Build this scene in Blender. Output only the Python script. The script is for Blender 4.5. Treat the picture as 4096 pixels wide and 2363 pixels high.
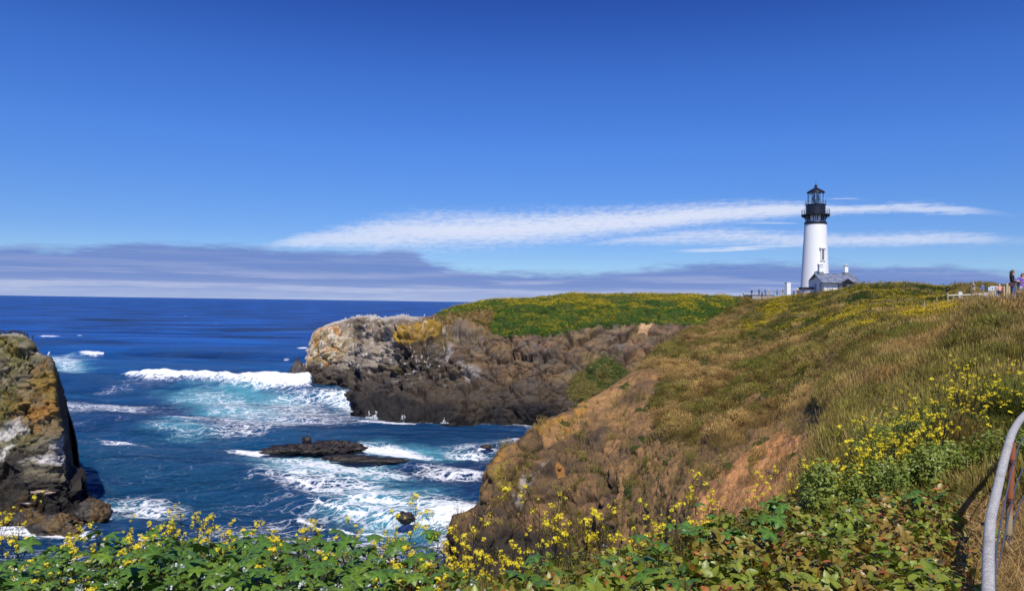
import bpy, math, random
import numpy as np
from mathutils import Vector, Matrix

for o in list(bpy.data.objects):
    bpy.data.objects.remove(o)
scene = bpy.context.scene
COL = scene.collection
rng = np.random.default_rng(11)
random.seed(11)
R_ = math.radians

# ------------------------------------------------------------------ camera
W, H, F = 1024.0, 590.0, 731.0
CAM = np.array([0.0, 0.0, 21.0])
pitch, roll = math.atan(6.8 / F), R_(0.8)
_f = np.array([0, math.cos(pitch), math.sin(pitch)])
_r0 = np.array([1.0, 0, 0]); _u0 = np.array([0, -math.sin(pitch), math.cos(pitch)])
_r = math.cos(roll) * _r0 + math.sin(roll) * _u0
_u = -math.sin(roll) * _r0 + math.cos(roll) * _u0
cd = bpy.data.cameras.new('camera'); cam = bpy.data.objects.new('camera', cd); COL.objects.link(cam)
cd.sensor_width = 36.0; cd.lens = F / W * 36.0; cd.clip_start = 0.1; cd.clip_end = 200000.0
cam.matrix_world = Matrix(((_r[0], _u[0], -_f[0], CAM[0]), (_r[1], _u[1], -_f[1], CAM[1]),
                           (_r[2], _u[2], -_f[2], CAM[2]), (0, 0, 0, 1)))
scene.camera = cam
scene.render.resolution_x = 1024; scene.render.resolution_y = 590

# ------------------------------------------------------------------ light
SUN_EL = R_(54.0); SUN_H = np.array([0.08, -1.0]); SUN_H = SUN_H / np.linalg.norm(SUN_H)
sdir = Vector((SUN_H[0] * math.cos(SUN_EL), SUN_H[1] * math.cos(SUN_EL), math.sin(SUN_EL)))
sl = bpy.data.lights.new('sun', 'SUN'); sl.energy = 5.0; sl.angle = R_(0.53); sl.color = (1.0, 0.95, 0.87)
so = bpy.data.objects.new('sun', sl); COL.objects.link(so)
so.rotation_euler = (-sdir).to_track_quat('-Z', 'Y').to_euler(); so.location = (40, -60, 120)
scene.view_settings.view_transform = 'Standard'; scene.view_settings.look = 'None'
scene.view_settings.exposure = 0.0; scene.view_settings.gamma = 1.0
scene.view_settings.use_curve_mapping = False
scene.render.engine = 'CYCLES'

# ------------------------------------------------------------------ node helper
def lin(r, g, b):
    f = lambda c: (c / 255.0) / 12.92 if c <= 10.31 else ((c / 255.0 + 0.055) / 1.055) ** 2.4
    return np.array([f(r), f(g), f(b)])

class NT:
    def __init__(s, tree):
        s.t = tree; s.n = tree.nodes; s.l = tree.links; s.n.clear()
    def a(s, typ, ins=None, **kw):
        n = s.n.new(typ)
        for k, v in kw.items(): setattr(n, k, v)
        for k, v in (ins or {}).items():
            sock = n.inputs[k]
            if hasattr(v, 'is_output') or isinstance(v, bpy.types.NodeSocket): s.l.new(v, sock)
            else:
                try: sock.default_value = v
                except Exception: sock.default_value = (*v, 1.0)
        return n
    def m(s, op, a, b=0.0, c=0.0, clamp=False):
        n = s.a('ShaderNodeMath', {0: a, 1: b, 2: c}, operation=op); n.use_clamp = clamp
        return n.outputs[0]
    def vm(s, op, a, b=(0, 0, 0)):
        n = s.a('ShaderNodeVectorMath', {0: a, 1: b}, operation=op); return n.outputs[0]
    def rng(s, v, a, b, c=0.0, d=1.0, smooth=True):
        n = s.a('ShaderNodeMapRange', {0: v, 1: a, 2: b, 3: c, 4: d})
        n.interpolation_type = 'SMOOTHSTEP' if smooth else 'LINEAR'; n.clamp = True
        return n.outputs[0]
    def mix(s, f, a, b, blend='MIX'):
        n = s.n.new('ShaderNodeMix'); n.data_type = 'RGBA'; n.blend_type = blend
        for i, v in ((0, f), (6, a), (7, b)):
            if isinstance(v, bpy.types.NodeSocket): s.l.new(v, n.inputs[i])
            elif i == 0: n.inputs[0].default_value = v
            else: n.inputs[i].default_value = (*v[:3], 1.0)
        return n.outputs[2]
    def noise(s, vec, scale, detail=4, rough=0.55, dist=0.0, out=0):
        n = s.a('ShaderNodeTexNoise', {'Vector': vec, 'Scale': scale, 'Detail': detail, 'Roughness': rough, 'Distortion': dist})
        return n.outputs[out]
    def curve(s, v, pts):
        n = s.n.new('ShaderNodeFloatCurve'); c = n.mapping.curves[0]
        while len(c.points) > 2: c.points.remove(c.points[-1])
        c.points[0].location = pts[0]; c.points[1].location = pts[-1]
        for p in pts[1:-1]: c.points.new(*p)
        for p in c.points: p.handle_type = 'AUTO_CLAMPED'
        n.mapping.update(); s.l.new(v, n.inputs[1]); return n.outputs[0]

# ------------------------------------------------------------------ world: sky + cloud bank + cirrus
world = bpy.data.worlds.new('World'); scene.world = world; world.use_nodes = True
w = NT(world.node_tree)
sky = w.a('ShaderNodeTexSky', sky_type='NISHITA', sun_disc=False, sun_elevation=SUN_EL,
          sun_rotation=math.atan2(SUN_H[0], SUN_H[1]), altitude=0.0, air_density=1.0, dust_density=0.0, ozone_density=4.0)
gen = w.a('ShaderNodeTexCoord').outputs['Generated']
sep = w.a('ShaderNodeSeparateXYZ', {0: gen})
X_, Y_, Z_ = sep.outputs
az = w.m('ARCTAN2', X_, Y_)                                  # 0 = straight ahead, right positive
el = w.m('MULTIPLY', w.m('ARCSINE', Z_), 180 / math.pi)      # degrees
azd = w.m('MULTIPLY', az, 180 / math.pi)
un = w.m('DIVIDE', w.m('ADD', azd, 90.0), 180.0, clamp=True)  # front half to 0..1
def A(px, py):      # pixel -> (u, elevation deg)
    d = _f + (px - 512) / F * _r + (295 - py) / F * _u
    d = d / np.linalg.norm(d)
    return ((math.degrees(math.atan2(d[0], d[1])) + 90) / 180.0, math.degrees(math.asin(d[2])))
def cpts(lst, sc, ends):
    p = [(A(x, y)[0], A(x, y)[1] / sc) for x, y in lst]
    return [(0.0, ends / sc)] + p + [(1.0, ends / sc)]
cv = w.a('ShaderNodeCombineXYZ', {0: w.m('MULTIPLY', azd, 0.09), 1: w.m('MULTIPLY', el, 0.55), 2: w.m('MULTIPLY', Y_, 2.0)}).outputs[0]
n1 = w.noise(cv, 2.2, 6, 0.6)
n2 = w.noise(cv, 7.0, 6, 0.62)
cvs = w.a('ShaderNodeCombineXYZ', {0: w.m('MULTIPLY', azd, 0.045), 1: w.m('MULTIPLY', el, 1.25), 2: 3.3}).outputs[0]
ns = w.noise(cvs, 1.5, 5, 0.55, 0.4)
ns2 = w.noise(cvs, 3.4, 5, 0.6, 0.3)
SC = 12.0
top = w.curve(un, cpts([(-60, 246), (0, 245), (60, 246), (100, 243.5), (150, 242), (200, 244), (250, 246.5), (290, 247), (330, 250), (370, 251), (395, 247), (412, 249), (430, 261),
                        (470, 267), (520, 270), (575, 273), (630, 269), (690, 264), (740, 261), (800, 262), (850, 263), (900, 264), (950, 264), (985, 266), (1024, 272), (1090, 270)], SC, 3.2))
top = w.m('MULTIPLY', top, SC)
top = w.m('ADD', top, w.m('MULTIPLY', w.m('SUBTRACT', n1, 0.5), 1.5))
top = w.m('ADD', top, w.m('MULTIPLY', w.m('SUBTRACT', n2, 0.5), 0.9))
depth = w.m('SUBTRACT', top, el)                              # >0 inside the bank
bank = w.rng(depth, -0.28, 0.55)
# light streaks inside the bank and pale base
inner = w.rng(ns, 0.44, 0.64)
low = w.rng(el, 2.7, 0.5)
bcol = w.mix(w.m('MULTIPLY', w.m('ADD', w.m('MULTIPLY', inner, 0.75), 0.16), w.m('ADD', 0.28, w.m('MULTIPLY', low, 0.95))), tuple(lin(108, 138, 200)), tuple(lin(180, 190, 224)))
bcol = w.mix(w.rng(ns2, 0.58, 0.72, 0, 0.55), bcol, tuple(lin(98, 132, 206)))
bcol = w.mix(w.rng(el, 1.5, 0.1, 0, 0.75), bcol, tuple(lin(176, 192, 228)))
bcol = w.mix(w.rng(n2, 0.3, 0.75, 0, 0.25), bcol, tuple(lin(122, 140, 212)))
# cirrus: main sheet, plus thin streaks
def sheet(cen, half, ends_c, soft, lo, hi, strength):
    c = w.m('MULTIPLY', w.curve(un, cpts(cen, SC, ends_c)), SC)
    hp = [(0.0, 0.0)] + [(A(x, 260)[0], h / F * 57.3 / 4.0) for x, h in half] + [(1.0, 0.0)]
    hh = w.m('MULTIPLY', w.curve(un, hp), 4.0)
    off = w.m('ADD', w.m('SUBTRACT', el, c), w.m('MULTIPLY', w.m('SUBTRACT', ns2, 0.5), 0.7))
    k = w.m('DIVIDE', w.m('ABSOLUTE', off), w.m('MAXIMUM', hh, 0.001))
    prof = w.rng(k, 1.35, soft)
    xs = [A(x, 260)[0] for x, h in half]
    fade = w.curve(un, [(0.0, 0.0), (xs[0], 0.0), (xs[0] + .35 * (xs[1] - xs[0]) + .02, 0.75), ((xs[1] + xs[-2]) / 2, 1.0), (xs[-2] - .01, 0.7), (xs[-1], 0.0), (1.0, 0.0)])
    tex = w.rng(w.m('ADD', w.m('MULTIPLY', fine, 1.0), w.m('MULTIPLY', prof, 0.5)), w.m('ADD', lo, w.m('MULTIPLY', w.m('SUBTRACT', 1.0, fade), 0.25)), hi)
    return w.m('MULTIPLY', w.m('MULTIPLY', tex, prof), w.m('MULTIPLY', fade, strength))
fv = w.a('ShaderNodeCombineXYZ', {0: w.m('ADD', w.m('MULTIPLY', azd, 0.5), w.m('MULTIPLY', el, -0.5)), 1: w.m('MULTIPLY', el, 1.5), 2: 1.1}).outputs[0]
fine = w.m('ADD', w.m('MULTIPLY', w.noise(fv, 3.4, 7, 0.66, 0.35), 0.72), w.m('MULTIPLY', ns, 0.28))
s1 = sheet([(225, 247), (300, 241), (370, 235), (430, 231), (500, 229), (580, 224), (650, 219), (720, 213), (790, 209), (840, 209), (900, 208), (950, 209), (990, 212), (1040, 216)],
           [(225, 4), (300, 11), (360, 20), (430, 26), (520, 24), (600, 21), (680, 17), (760, 13), (815, 9), (870, 6), (940, 7), (985, 5), (1040, 3)], 4.0, 0.0, 0.54, 1.02, 0.9)
s2 = sheet([(540, 246), (640, 239), (720, 236), (800, 239), (860, 240), (920, 238), (980, 238), (1040, 241)],
           [(540, 4), (640, 7), (720, 11), (800, 11), (880, 9), (950, 9), (1010, 7), (1090, 5)], 4.0, 0.0, 0.56, 1.1, 0.72)
s3 = sheet([(630, 252), (700, 250), (780, 246), (830, 245)], [(620, 1.5), (700, 2.2), (780, 2.6), (825, 2), (860, 1.5)], 4.0, 0.0, 0.55, 1.05, 0.7)
s4 = sheet([(800, 200), (830, 198), (870, 199)], [(780, 1.5), (830, 2.2), (862, 1.8), (890, 1)], 5.0, 0.0, 0.55, 1.05, 0.5)
s5 = sheet([(700, 226), (760, 223), (810, 223)], [(680, 1.5), (760, 2.2), (815, 1.8), (845, 1)], 4.0, 0.0, 0.55, 1.05, 0.55)
cir = w.m('MAXIMUM', w.m('MAXIMUM', s1, s2), w.m('MAXIMUM', s3, w.m('MAXIMUM', s4, s5)))
SKYS = 0.105
base = w.a('ShaderNodeHueSaturation', {'Color': sky.outputs[0], 'Hue': 0.512, 'Saturation': 1.28, 'Value': 1.0}).outputs[0]
cr = w.n.new('ShaderNodeValToRGB'); w.l.new(w.m('DIVIDE', el, 40.0, clamp=True), cr.inputs[0])   # deep, polarised blue of a clear marine day
stops = [(0.0, lin(140, 190, 244) / lin(190, 224, 238)), (0.125, lin(133, 183, 243) / lin(178, 217, 239)), (0.19, lin(116, 170, 241) / lin(148, 193, 234)), (0.295, lin(84, 138, 226) / lin(100, 148, 209)), (0.425, lin(62, 112, 202) / lin(75, 122, 188)), (0.56, lin(44, 84, 172) / lin(62, 108, 174))]
while len(cr.color_ramp.elements) < len(stops): cr.color_ramp.elements.new(1.0)
for e_, (ps_, cl_) in zip(cr.color_ramp.elements, stops): e_.position = ps_; e_.color = (*cl_, 1)
base = w.mix(1.0, base, cr.outputs[0], 'MULTIPLY')
K_ = 1.0 / SKYS                                               # cloud radiances in the sky node's own units
c1 = w.mix(cir, base, tuple(lin(226, 232, 250) * K_))
c2 = w.mix(w.m('MULTIPLY', bank, 0.97), c1, w.vm('MULTIPLY', bcol, (K_, K_, K_)))
bg = w.a('ShaderNodeBackground', {'Color': c2, 'Strength': SKYS})
w.a('ShaderNodeOutputWorld', {0: bg.outputs[0]})

# ------------------------------------------------------------------ numpy noise
def _hash(ix, iy, iz, k=0):
    h = (ix.astype(np.int64) * 374761393 + iy.astype(np.int64) * 668265263 + iz.astype(np.int64) * 2147483647 + k * 144269504) & 0xffffffff
    h = ((h ^ (h >> 13)) * 1274126177) & 0xffffffff
    h = ((h ^ (h >> 16)) * 2246822519) & 0xffffffff
    return (h ^ (h >> 15)) & 0xffffffff
def vnoise(p):
    f = np.floor(p); i = f.astype(np.int64); t = p - f; t = t * t * t * (t * (t * 6 - 15) + 10)
    out = 0.0
    for dx in (0, 1):
        wx = t[:, 0] if dx else 1 - t[:, 0]
        for dy in (0, 1):
            wy = t[:, 1] if dy else 1 - t[:, 1]
            for dz in (0, 1):
                wz = t[:, 2] if dz else 1 - t[:, 2]
                out = out + wx * wy * wz * (_hash(i[:, 0] + dx, i[:, 1] + dy, i[:, 2] + dz) / 4294967295.0)
    return out
def fbm(p, octs=4, gain=0.5, ridged=False):
    p = np.asarray(p, float); a, s, tot = 1.0, 0.0, 0.0
    for k in range(octs):
        n = vnoise(p * (2.03 ** k) + 17.3 * k)
        if ridged: n = 1 - np.abs(2 * n - 1)
        s = s + a * n; tot += a; a *= gain
    return s / tot
def worley(p):
    """F1, F2 and a random value of the nearest cell"""
    i = np.floor(p).astype(np.int64); n = len(p)
    f1 = np.full(n, 9.0); f2 = np.full(n, 9.0); cid = np.zeros(n)
    for dx in (-1, 0, 1):
        for dy in (-1, 0, 1):
            for dz in (-1, 0, 1):
                c = i + np.array([dx, dy, dz])
                q = np.stack([_hash(c[:, 0], c[:, 1], c[:, 2], k) / 4294967295.0 for k in (1, 2, 3)], 1) + c
                d = np.sqrt(((q - p) ** 2).sum(1))
                v = _hash(c[:, 0], c[:, 1], c[:, 2], 4) / 4294967295.0
                nw = d < f1
                f2 = np.where(nw, f1, np.minimum(f2, d)); cid = np.where(nw, v, cid); f1 = np.where(nw, d, f1)
    return f1, f2, cid
def sstep(x, a, b):
    t = np.clip((x - a) / (b - a + 1e-12), 0, 1); return t * t * (3 - 2 * t)
def mixc(a, b, t):
    t = np.asarray(t)[:, None]; return np.asarray(a) * (1 - t) + np.asarray(b) * t
def warp(p, amp, sc):
    return p + amp * (np.stack([fbm(p / sc + 3.1, 3), fbm(p / sc + 9.7, 3), fbm(p / sc + 21.3, 3)], 1) - 0.5) * 2

# ------------------------------------------------------------------ pixel <-> place (used once, to lay out real distances)
def P(px, py, d):
    px, py, d = np.broadcast_arrays(np.asarray(px, float), np.asarray(py, float), np.asarray(d, float))
    return CAM + d[..., None] * (_f + ((px - 512) / F)[..., None] * _r + ((295 - py) / F)[..., None] * _u)
def proj(p):
    q = np.asarray(p, float) - CAM; d = q @ _f
    return 512 + F * (q @ _r) / d, 295 - F * (q @ _u) / d, d
def sea_d(px, py, z=0.0):
    v = _f + (px - 512) / F * _r + (295 - py) / F * _u
    return (z - CAM[2]) / v[2]
def polymask(px, py, poly, soft):
    """1 inside, 0 outside, soft edge (in pixels of the layout plan)"""
    px = np.asarray(px); py = np.asarray(py)
    ins = np.zeros(px.shape, bool); dm = np.full(px.shape, 1e9); n = len(poly)
    for k in range(n):
        x1, y1 = poly[k]; x2, y2 = poly[(k + 1) % n]
        c = ((y1 > py) != (y2 > py)) & (px < (x2 - x1) * (py - y1) / (y2 - y1 + 1e-12) + x1)
        ins ^= c
        L = (x2 - x1) ** 2 + (y2 - y1) ** 2 + 1e-9
        t = np.clip(((px - x1) * (x2 - x1) + (py - y1) * (y2 - y1)) / L, 0, 1)
        dm = np.minimum(dm, np.hypot(px - x1 - t * (x2 - x1), py - y1 - t * (y2 - y1)))
    sd = np.where(ins, dm, -dm)
    return sstep(sd, -soft, soft)
def ell(px, py, cx, cy, rx, ry, ang=0.0, soft=1.0):
    c, s = math.cos(R_(ang)), math.sin(R_(ang)); x, y = px - cx, py - cy
    q = np.hypot((x * c + y * s) / rx, (-x * s + y * c) / ry)
    return 1 - sstep(q, max(0.0, 1 - soft), 1.0)

# ------------------------------------------------------------------ mesh helpers
def setprops(o, label=None, cat=None, group=None, kind=None):
    if label: o['label'] = label
    if cat: o['category'] = cat
    if group: o['group'] = group
    if kind: o['kind'] = kind
    return o
def link(name, me, mat=None, parent=None):
    o = bpy.data.objects.new(name, me); COL.objects.link(o)
    if mat is not None and me is not None:
        me.materials.clear()
        for m in (mat if isinstance(mat, (list, tuple)) else [mat]): me.materials.append(m)
    if parent is not None: o.parent = parent
    return o
def empty(name, loc=(0, 0, 0), rz=0.0):
    o = bpy.data.objects.new(name, None); COL.objects.link(o); o.location = loc; o.rotation_euler = (0, 0, rz)
    o.empty_display_size = 0.2; return o
def np_mesh(name, v, faces, smooth=True, col=None):
    """v (n,3); faces (m,k) with k the same for all"""
    me = bpy.data.meshes.new(name); v = np.asarray(v, np.float32); faces = np.asarray(faces, np.int32)
    m, k = faces.shape
    me.vertices.add(len(v)); me.vertices.foreach_set('co', v.ravel())
    me.loops.add(m * k); me.loops.foreach_set('vertex_index', faces.ravel())
    me.polygons.add(m); me.polygons.foreach_set('loop_start', np.arange(m, dtype=np.int32) * k)
    me.polygons.foreach_set('loop_total', np.full(m, k, np.int32))
    me.update(calc_edges=True)
    me.polygons.foreach_set('use_smooth', np.full(m, smooth))
    if col is not None:
        at = me.color_attributes.new('Col', 'FLOAT_COLOR', 'POINT')
        c = np.ones((len(v), 4), np.float32); c[:, :3] = col; at.data.foreach_set('color', c.ravel())
    me.validate()
    return me
def fattr(me, name, vals):
    a = me.attributes.new(name, 'FLOAT', 'POINT'); a.data.foreach_set('value', np.asarray(vals, np.float32))
def grid_faces(nr, nc):
    i = np.arange(nr * nc).reshape(nr, nc)
    return np.stack([i[:-1, :-1], i[:-1, 1:], i[1:, 1:], i[1:, :-1]], -1).reshape(-1, 4)
def grid_normals(V):
    du = np.gradient(V, axis=1); dv = np.gradient(V, axis=0)
    n = np.cross(du, dv); n /= (np.linalg.norm(n, axis=-1, keepdims=True) + 1e-9)
    return n

class MB:
    """collects boxes, tubes and lathes into ONE mesh"""
    def __init__(s): s.v = []; s.f = []
    def add(s, v, f):
        b = len(s.v); s.v += [tuple(map(float, p)) for p in v]; s.f += [tuple(b + i for i in q) for q in f]; return s
    def box(s, c, size, rz=0.0, M=None, top=None):
        hx, hy, hz = [q / 2 for q in size]; cs, sn = math.cos(rz), math.sin(rz); out = []
        for z in (-hz, hz):
            kx, ky = (1, 1) if (top is None or z < 0) else top
            for x, y in ((-hx, -hy), (hx, -hy), (hx, hy), (-hx, hy)):
                x *= kx; y *= ky
                out.append((c[0] + x * cs - y * sn, c[1] + x * sn + y * cs, c[2] + z))
        return s.add(out, [(3, 2, 1, 0), (4, 5, 6, 7), (0, 1, 5, 4), (1, 2, 6, 5), (2, 3, 7, 6), (3, 0, 4, 7)])
    def tube(s, pts, rad, n=8, caps=True):
        pts = [np.array(p, float) for p in pts]; rad = [rad] * len(pts) if np.isscalar(rad) else rad; rings = []
        for i, p in enumerate(pts):
            t = pts[min(i + 1, len(pts) - 1)] - pts[max(i - 1, 0)]; t = t / (np.linalg.norm(t) + 1e-9)
            a = np.cross(t, (0, 0, 1)) if abs(t[2]) < 0.9 else np.cross(t, (1, 0, 0)); a /= np.linalg.norm(a); b = np.cross(t, a)
            rings.append([p + rad[i] * (math.cos(2 * math.pi * k / n) * a + math.sin(2 * math.pi * k / n) * b) for k in range(n)])
        v = [q for r in rings for q in r]; f = []
        for i in range(len(pts) - 1):
            for k in range(n): f.append((i * n + k, i * n + (k + 1) % n, (i + 1) * n + (k + 1) % n, (i + 1) * n + k))
        if caps: f.append(tuple(range(n))[::-1]); f.append(tuple((len(pts) - 1) * n + k for k in range(n)))
        return s.add(v, f)
    def lathe(s, prof, n=32, c=(0, 0, 0), caps=True):
        v = [(c[0] + r * math.cos(2 * math.pi * k / n), c[1] + r * math.sin(2 * math.pi * k / n), c[2] + z) for r, z in prof for k in range(n)]
        f = [(i * n + k, i * n + (k + 1) % n, (i + 1) * n + (k + 1) % n, (i + 1) * n + k) for i in range(len(prof) - 1) for k in range(n)]
        if caps: f.append(tuple(range(n))[::-1]); f.append(tuple((len(prof) - 1) * n + k for k in range(n)))
        return s.add(v, f)
    def ring(s, r, z, t, n=32, c=(0, 0, 0)):
        pts = [(c[0] + r * math.cos(2 * math.pi * k / n), c[1] + r * math.sin(2 * math.pi * k / n), c[2] + z) for k in range(n + 1)]
        return s.tube(pts, t, 5, False)
    def ell(s, c, r, n=10, m=7, M=None):
        v = []; f = []
        for i in range(m + 1):
            th = math.pi * i / m
            for k in range(n):
                q = (r[0] * math.sin(th) * math.cos(2 * math.pi * k / n), r[1] * math.sin(th) * math.sin(2 * math.pi * k / n), r[2] * math.cos(th))
                if M is not None: q = M @ Vector(q)
                v.append((c[0] + q[0], c[1] + q[1], c[2] + q[2]))
        for i in range(m):
            for k in range(n): f.append((i * n + k, (i + 1) * n + k, (i + 1) * n + (k + 1) % n, i * n + (k + 1) % n))
        return s.add(v, f)
    def mesh(s, name, smooth=False):
        me = bpy.data.meshes.new(name); me.from_pydata(s.v, [], s.f); me.update()
        if smooth:
            me.polygons.foreach_set('use_smooth', [True] * len(me.polygons))
            try: me.set_sharp_from_angle(angle=R_(40))
            except Exception: pass
        return me
    def build(s, name, mat, parent=None, smooth=False):
        return link(name, s.mesh(name, smooth), mat, parent)

# ------------------------------------------------------------------ loft: columns of (py, distance) -> world surface
def pchip(x, y, xq):
    x = np.asarray(x, float); y = np.asarray(y, float)            # y (n, m)
    h = np.diff(x)[:, None]; s = np.diff(y, axis=0) / h; m = np.zeros_like(y)
    same = s[:-1] * s[1:] > 0
    w1 = 2 * h[1:] + h[:-1]; w2 = h[1:] + 2 * h[:-1]
    with np.errstate(divide='ignore', invalid='ignore'):
        hm = (w1 + w2) / (w1 / s[:-1] + w2 / s[1:])
    m[1:-1] = np.where(same, hm, 0); m[0] = s[0]; m[-1] = s[-1]
    k = np.clip(np.searchsorted(x, xq) - 1, 0, len(x) - 2); t = ((xq - x[k]) / h[k, 0])[:, None]; hk = h[k]
    return ((2 * t ** 3 - 3 * t ** 2 + 1) * y[k] + (t ** 3 - 2 * t ** 2 + t) * hk * m[k] +
            (-2 * t ** 3 + 3 * t ** 2) * y[k + 1] + (t ** 3 - t ** 2) * hk * m[k + 1])
def loft(cols, pxs, nv, align=None):
    """every column has the same meaning per node; nodes may differ in number -> resampled by screen length"""
    K = 40; cx = []; Y = []; L = []
    for px, nodes in cols:
        a = np.array(nodes, float); y, ld = a[:, 0], np.log(a[:, 1])
        seg = np.hypot(np.diff(y), 60 * np.diff(ld)) + 1e-6; t = np.concatenate([[0], np.cumsum(seg)]); t /= t[-1]
        q = pchip(t, np.stack([y, ld], 1), np.linspace(0, 1, K)); cx.append(px); Y.append(q[:, 0]); L.append(q[:, 1])
    Y = pchip(np.array(cx), np.array(Y), pxs).T; L = pchip(np.array(cx), np.array(L), pxs).T      # K x nu
    tv = np.linspace(0, 1, nv); Y = pchip(np.linspace(0, 1, K), Y, tv); L = pchip(np.linspace(0, 1, K), L, tv)
    PX = np.broadcast_to(pxs, Y.shape)
    return PX, Y, np.exp(L), P(PX, Y, np.exp(L))

# ------------------------------------------------------------------ materials
MATS = {}
def mat(name, col, rough=0.6, bump=0.0, bscale=20.0, var=0.12, vscale=3.0, metal=0.0, spec=0.5, rough_var=0.0):
    if name in MATS: return MATS[name]
    m = bpy.data.materials.new(name); m.use_nodes = True; t = NT(m.node_tree)
    tc = t.a('ShaderNodeTexCoord').outputs['Object']
    n = t.noise(tc, vscale, 6, 0.6)
    c = t.mix(n, tuple(np.array(col) * (1 - var)), tuple(np.minimum(1, np.array(col) * (1 + var))))
    ins = {'Base Color': c, 'Roughness': rough, 'Metallic': metal, 'Specular IOR Level': spec}
    b = t.a('ShaderNodeBsdfPrincipled', ins)
    if bump:
        bn = t.a('ShaderNodeBump', {'Strength': bump, 'Distance': 0.02, 'Height': t.noise(tc, bscale, 5, 0.6)})
        t.l.new(bn.outputs[0], b.inputs['Normal'])
    t.a('ShaderNodeOutputMaterial', {0: b.outputs[0]}); MATS[name] = m; return m
def terrain_mat(name, fine, bump_d, rough=0.85, spec=0.25, amp=0.35):
    """per-point base colour, with finer grain and relief on top"""
    m = bpy.data.materials.new(name); m.use_nodes = True; t = NT(m.node_tree)
    c = t.a('ShaderNodeAttribute', attribute_name='Col').outputs['Color']
    tc = t.a('ShaderNodeNewGeometry').outputs['Position']
    n = t.noise(tc, fine, 8, 0.65); n2 = t.noise(tc, fine * 5.3, 5, 0.6)
    k = t.m('ADD', 1 - amp, t.m('MULTIPLY', t.m('ADD', t.m('MULTIPLY', n, 0.65), t.m('MULTIPLY', n2, 0.35)), 2 * amp))
    cc = t.a('ShaderNodeVectorMath', {0: c}, operation='SCALE'); t.l.new(k, cc.inputs['Scale'])
    b = t.a('ShaderNodeBsdfPrincipled', {'Base Color': cc.outputs[0], 'Roughness': rough, 'Specular IOR Level': spec})
    v = t.a('ShaderNodeTexVoronoi', {'Vector': tc, 'Scale': fine * 0.8}, feature='DISTANCE_TO_EDGE').outputs[0]
    hgt = t.m('ADD', t.m('MULTIPLY', n, 1.0), t.m('ADD', t.m('MULTIPLY', n2, 0.45), t.m('MULTIPLY', t.rng(v, 0.0, 0.15), 0.08)))
    bn = t.a('ShaderNodeBump', {'Strength': 1.0, 'Distance': bump_d, 'Height': hgt}); t.l.new(bn.outputs[0], b.inputs['Normal'])
    t.a('ShaderNodeOutputMaterial', {0: b.outputs[0]}); MATS[name] = m; return m
def leaf_mat(name, col=None, rough=0.5, trans=0.25, var=0.25, vein=False, spec=0.4):
    """foliage: own colour or the colour carried by each clump; light passes partly through"""
    m = bpy.data.materials.new(name); m.use_nodes = True; t = NT(m.node_tree)
    if col is None: c = t.a('ShaderNodeAttribute', attribute_name='icol', attribute_type='INSTANCER').outputs['Color']
    else: c = t.a('ShaderNodeRGB').outputs[0]; c.default_value = (*col, 1)
    pos = t.a('ShaderNodeNewGeometry').outputs['Position']
    rnd = t.a('ShaderNodeObjectInfo').outputs['Random']
    n = t.noise(pos, 9.0, 3, 0.6)
    k = t.m('ADD', 1 - var, t.m('MULTIPLY', t.m('ADD', t.m('MULTIPLY', n, 0.5), t.m('MULTIPLY', rnd, 0.5)), 2 * var))
    cc = t.a('ShaderNodeVectorMath', {0: c}, operation='SCALE'); t.l.new(k, cc.inputs['Scale']); cc = cc.outputs[0]
    cc2 = t.a('ShaderNodeAttribute', attribute_name='Col').outputs
    cc = t.mix(1.0, cc, cc2['Color'], 'MULTIPLY')
    b = t.a('ShaderNodeBsdfPrincipled', {'Base Color': cc, 'Roughness': rough, 'Specular IOR Level': spec})
    tr = t.a('ShaderNodeBsdfTranslucent', {'Color': cc})
    mx = t.a('ShaderNodeMixShader', {0: trans, 1: b.outputs[0], 2: tr.outputs[0]})
    if vein:
        bn = t.a('ShaderNodeBump', {'Strength': 0.6, 'Distance': 0.004, 'Height': t.noise(pos, 70.0, 3, 0.6)}); t.l.new(bn.outputs[0], b.inputs['Normal'])
    t.a('ShaderNodeOutputMaterial', {0: mx.outputs[0]}); MATS[name] = m; return m

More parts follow.
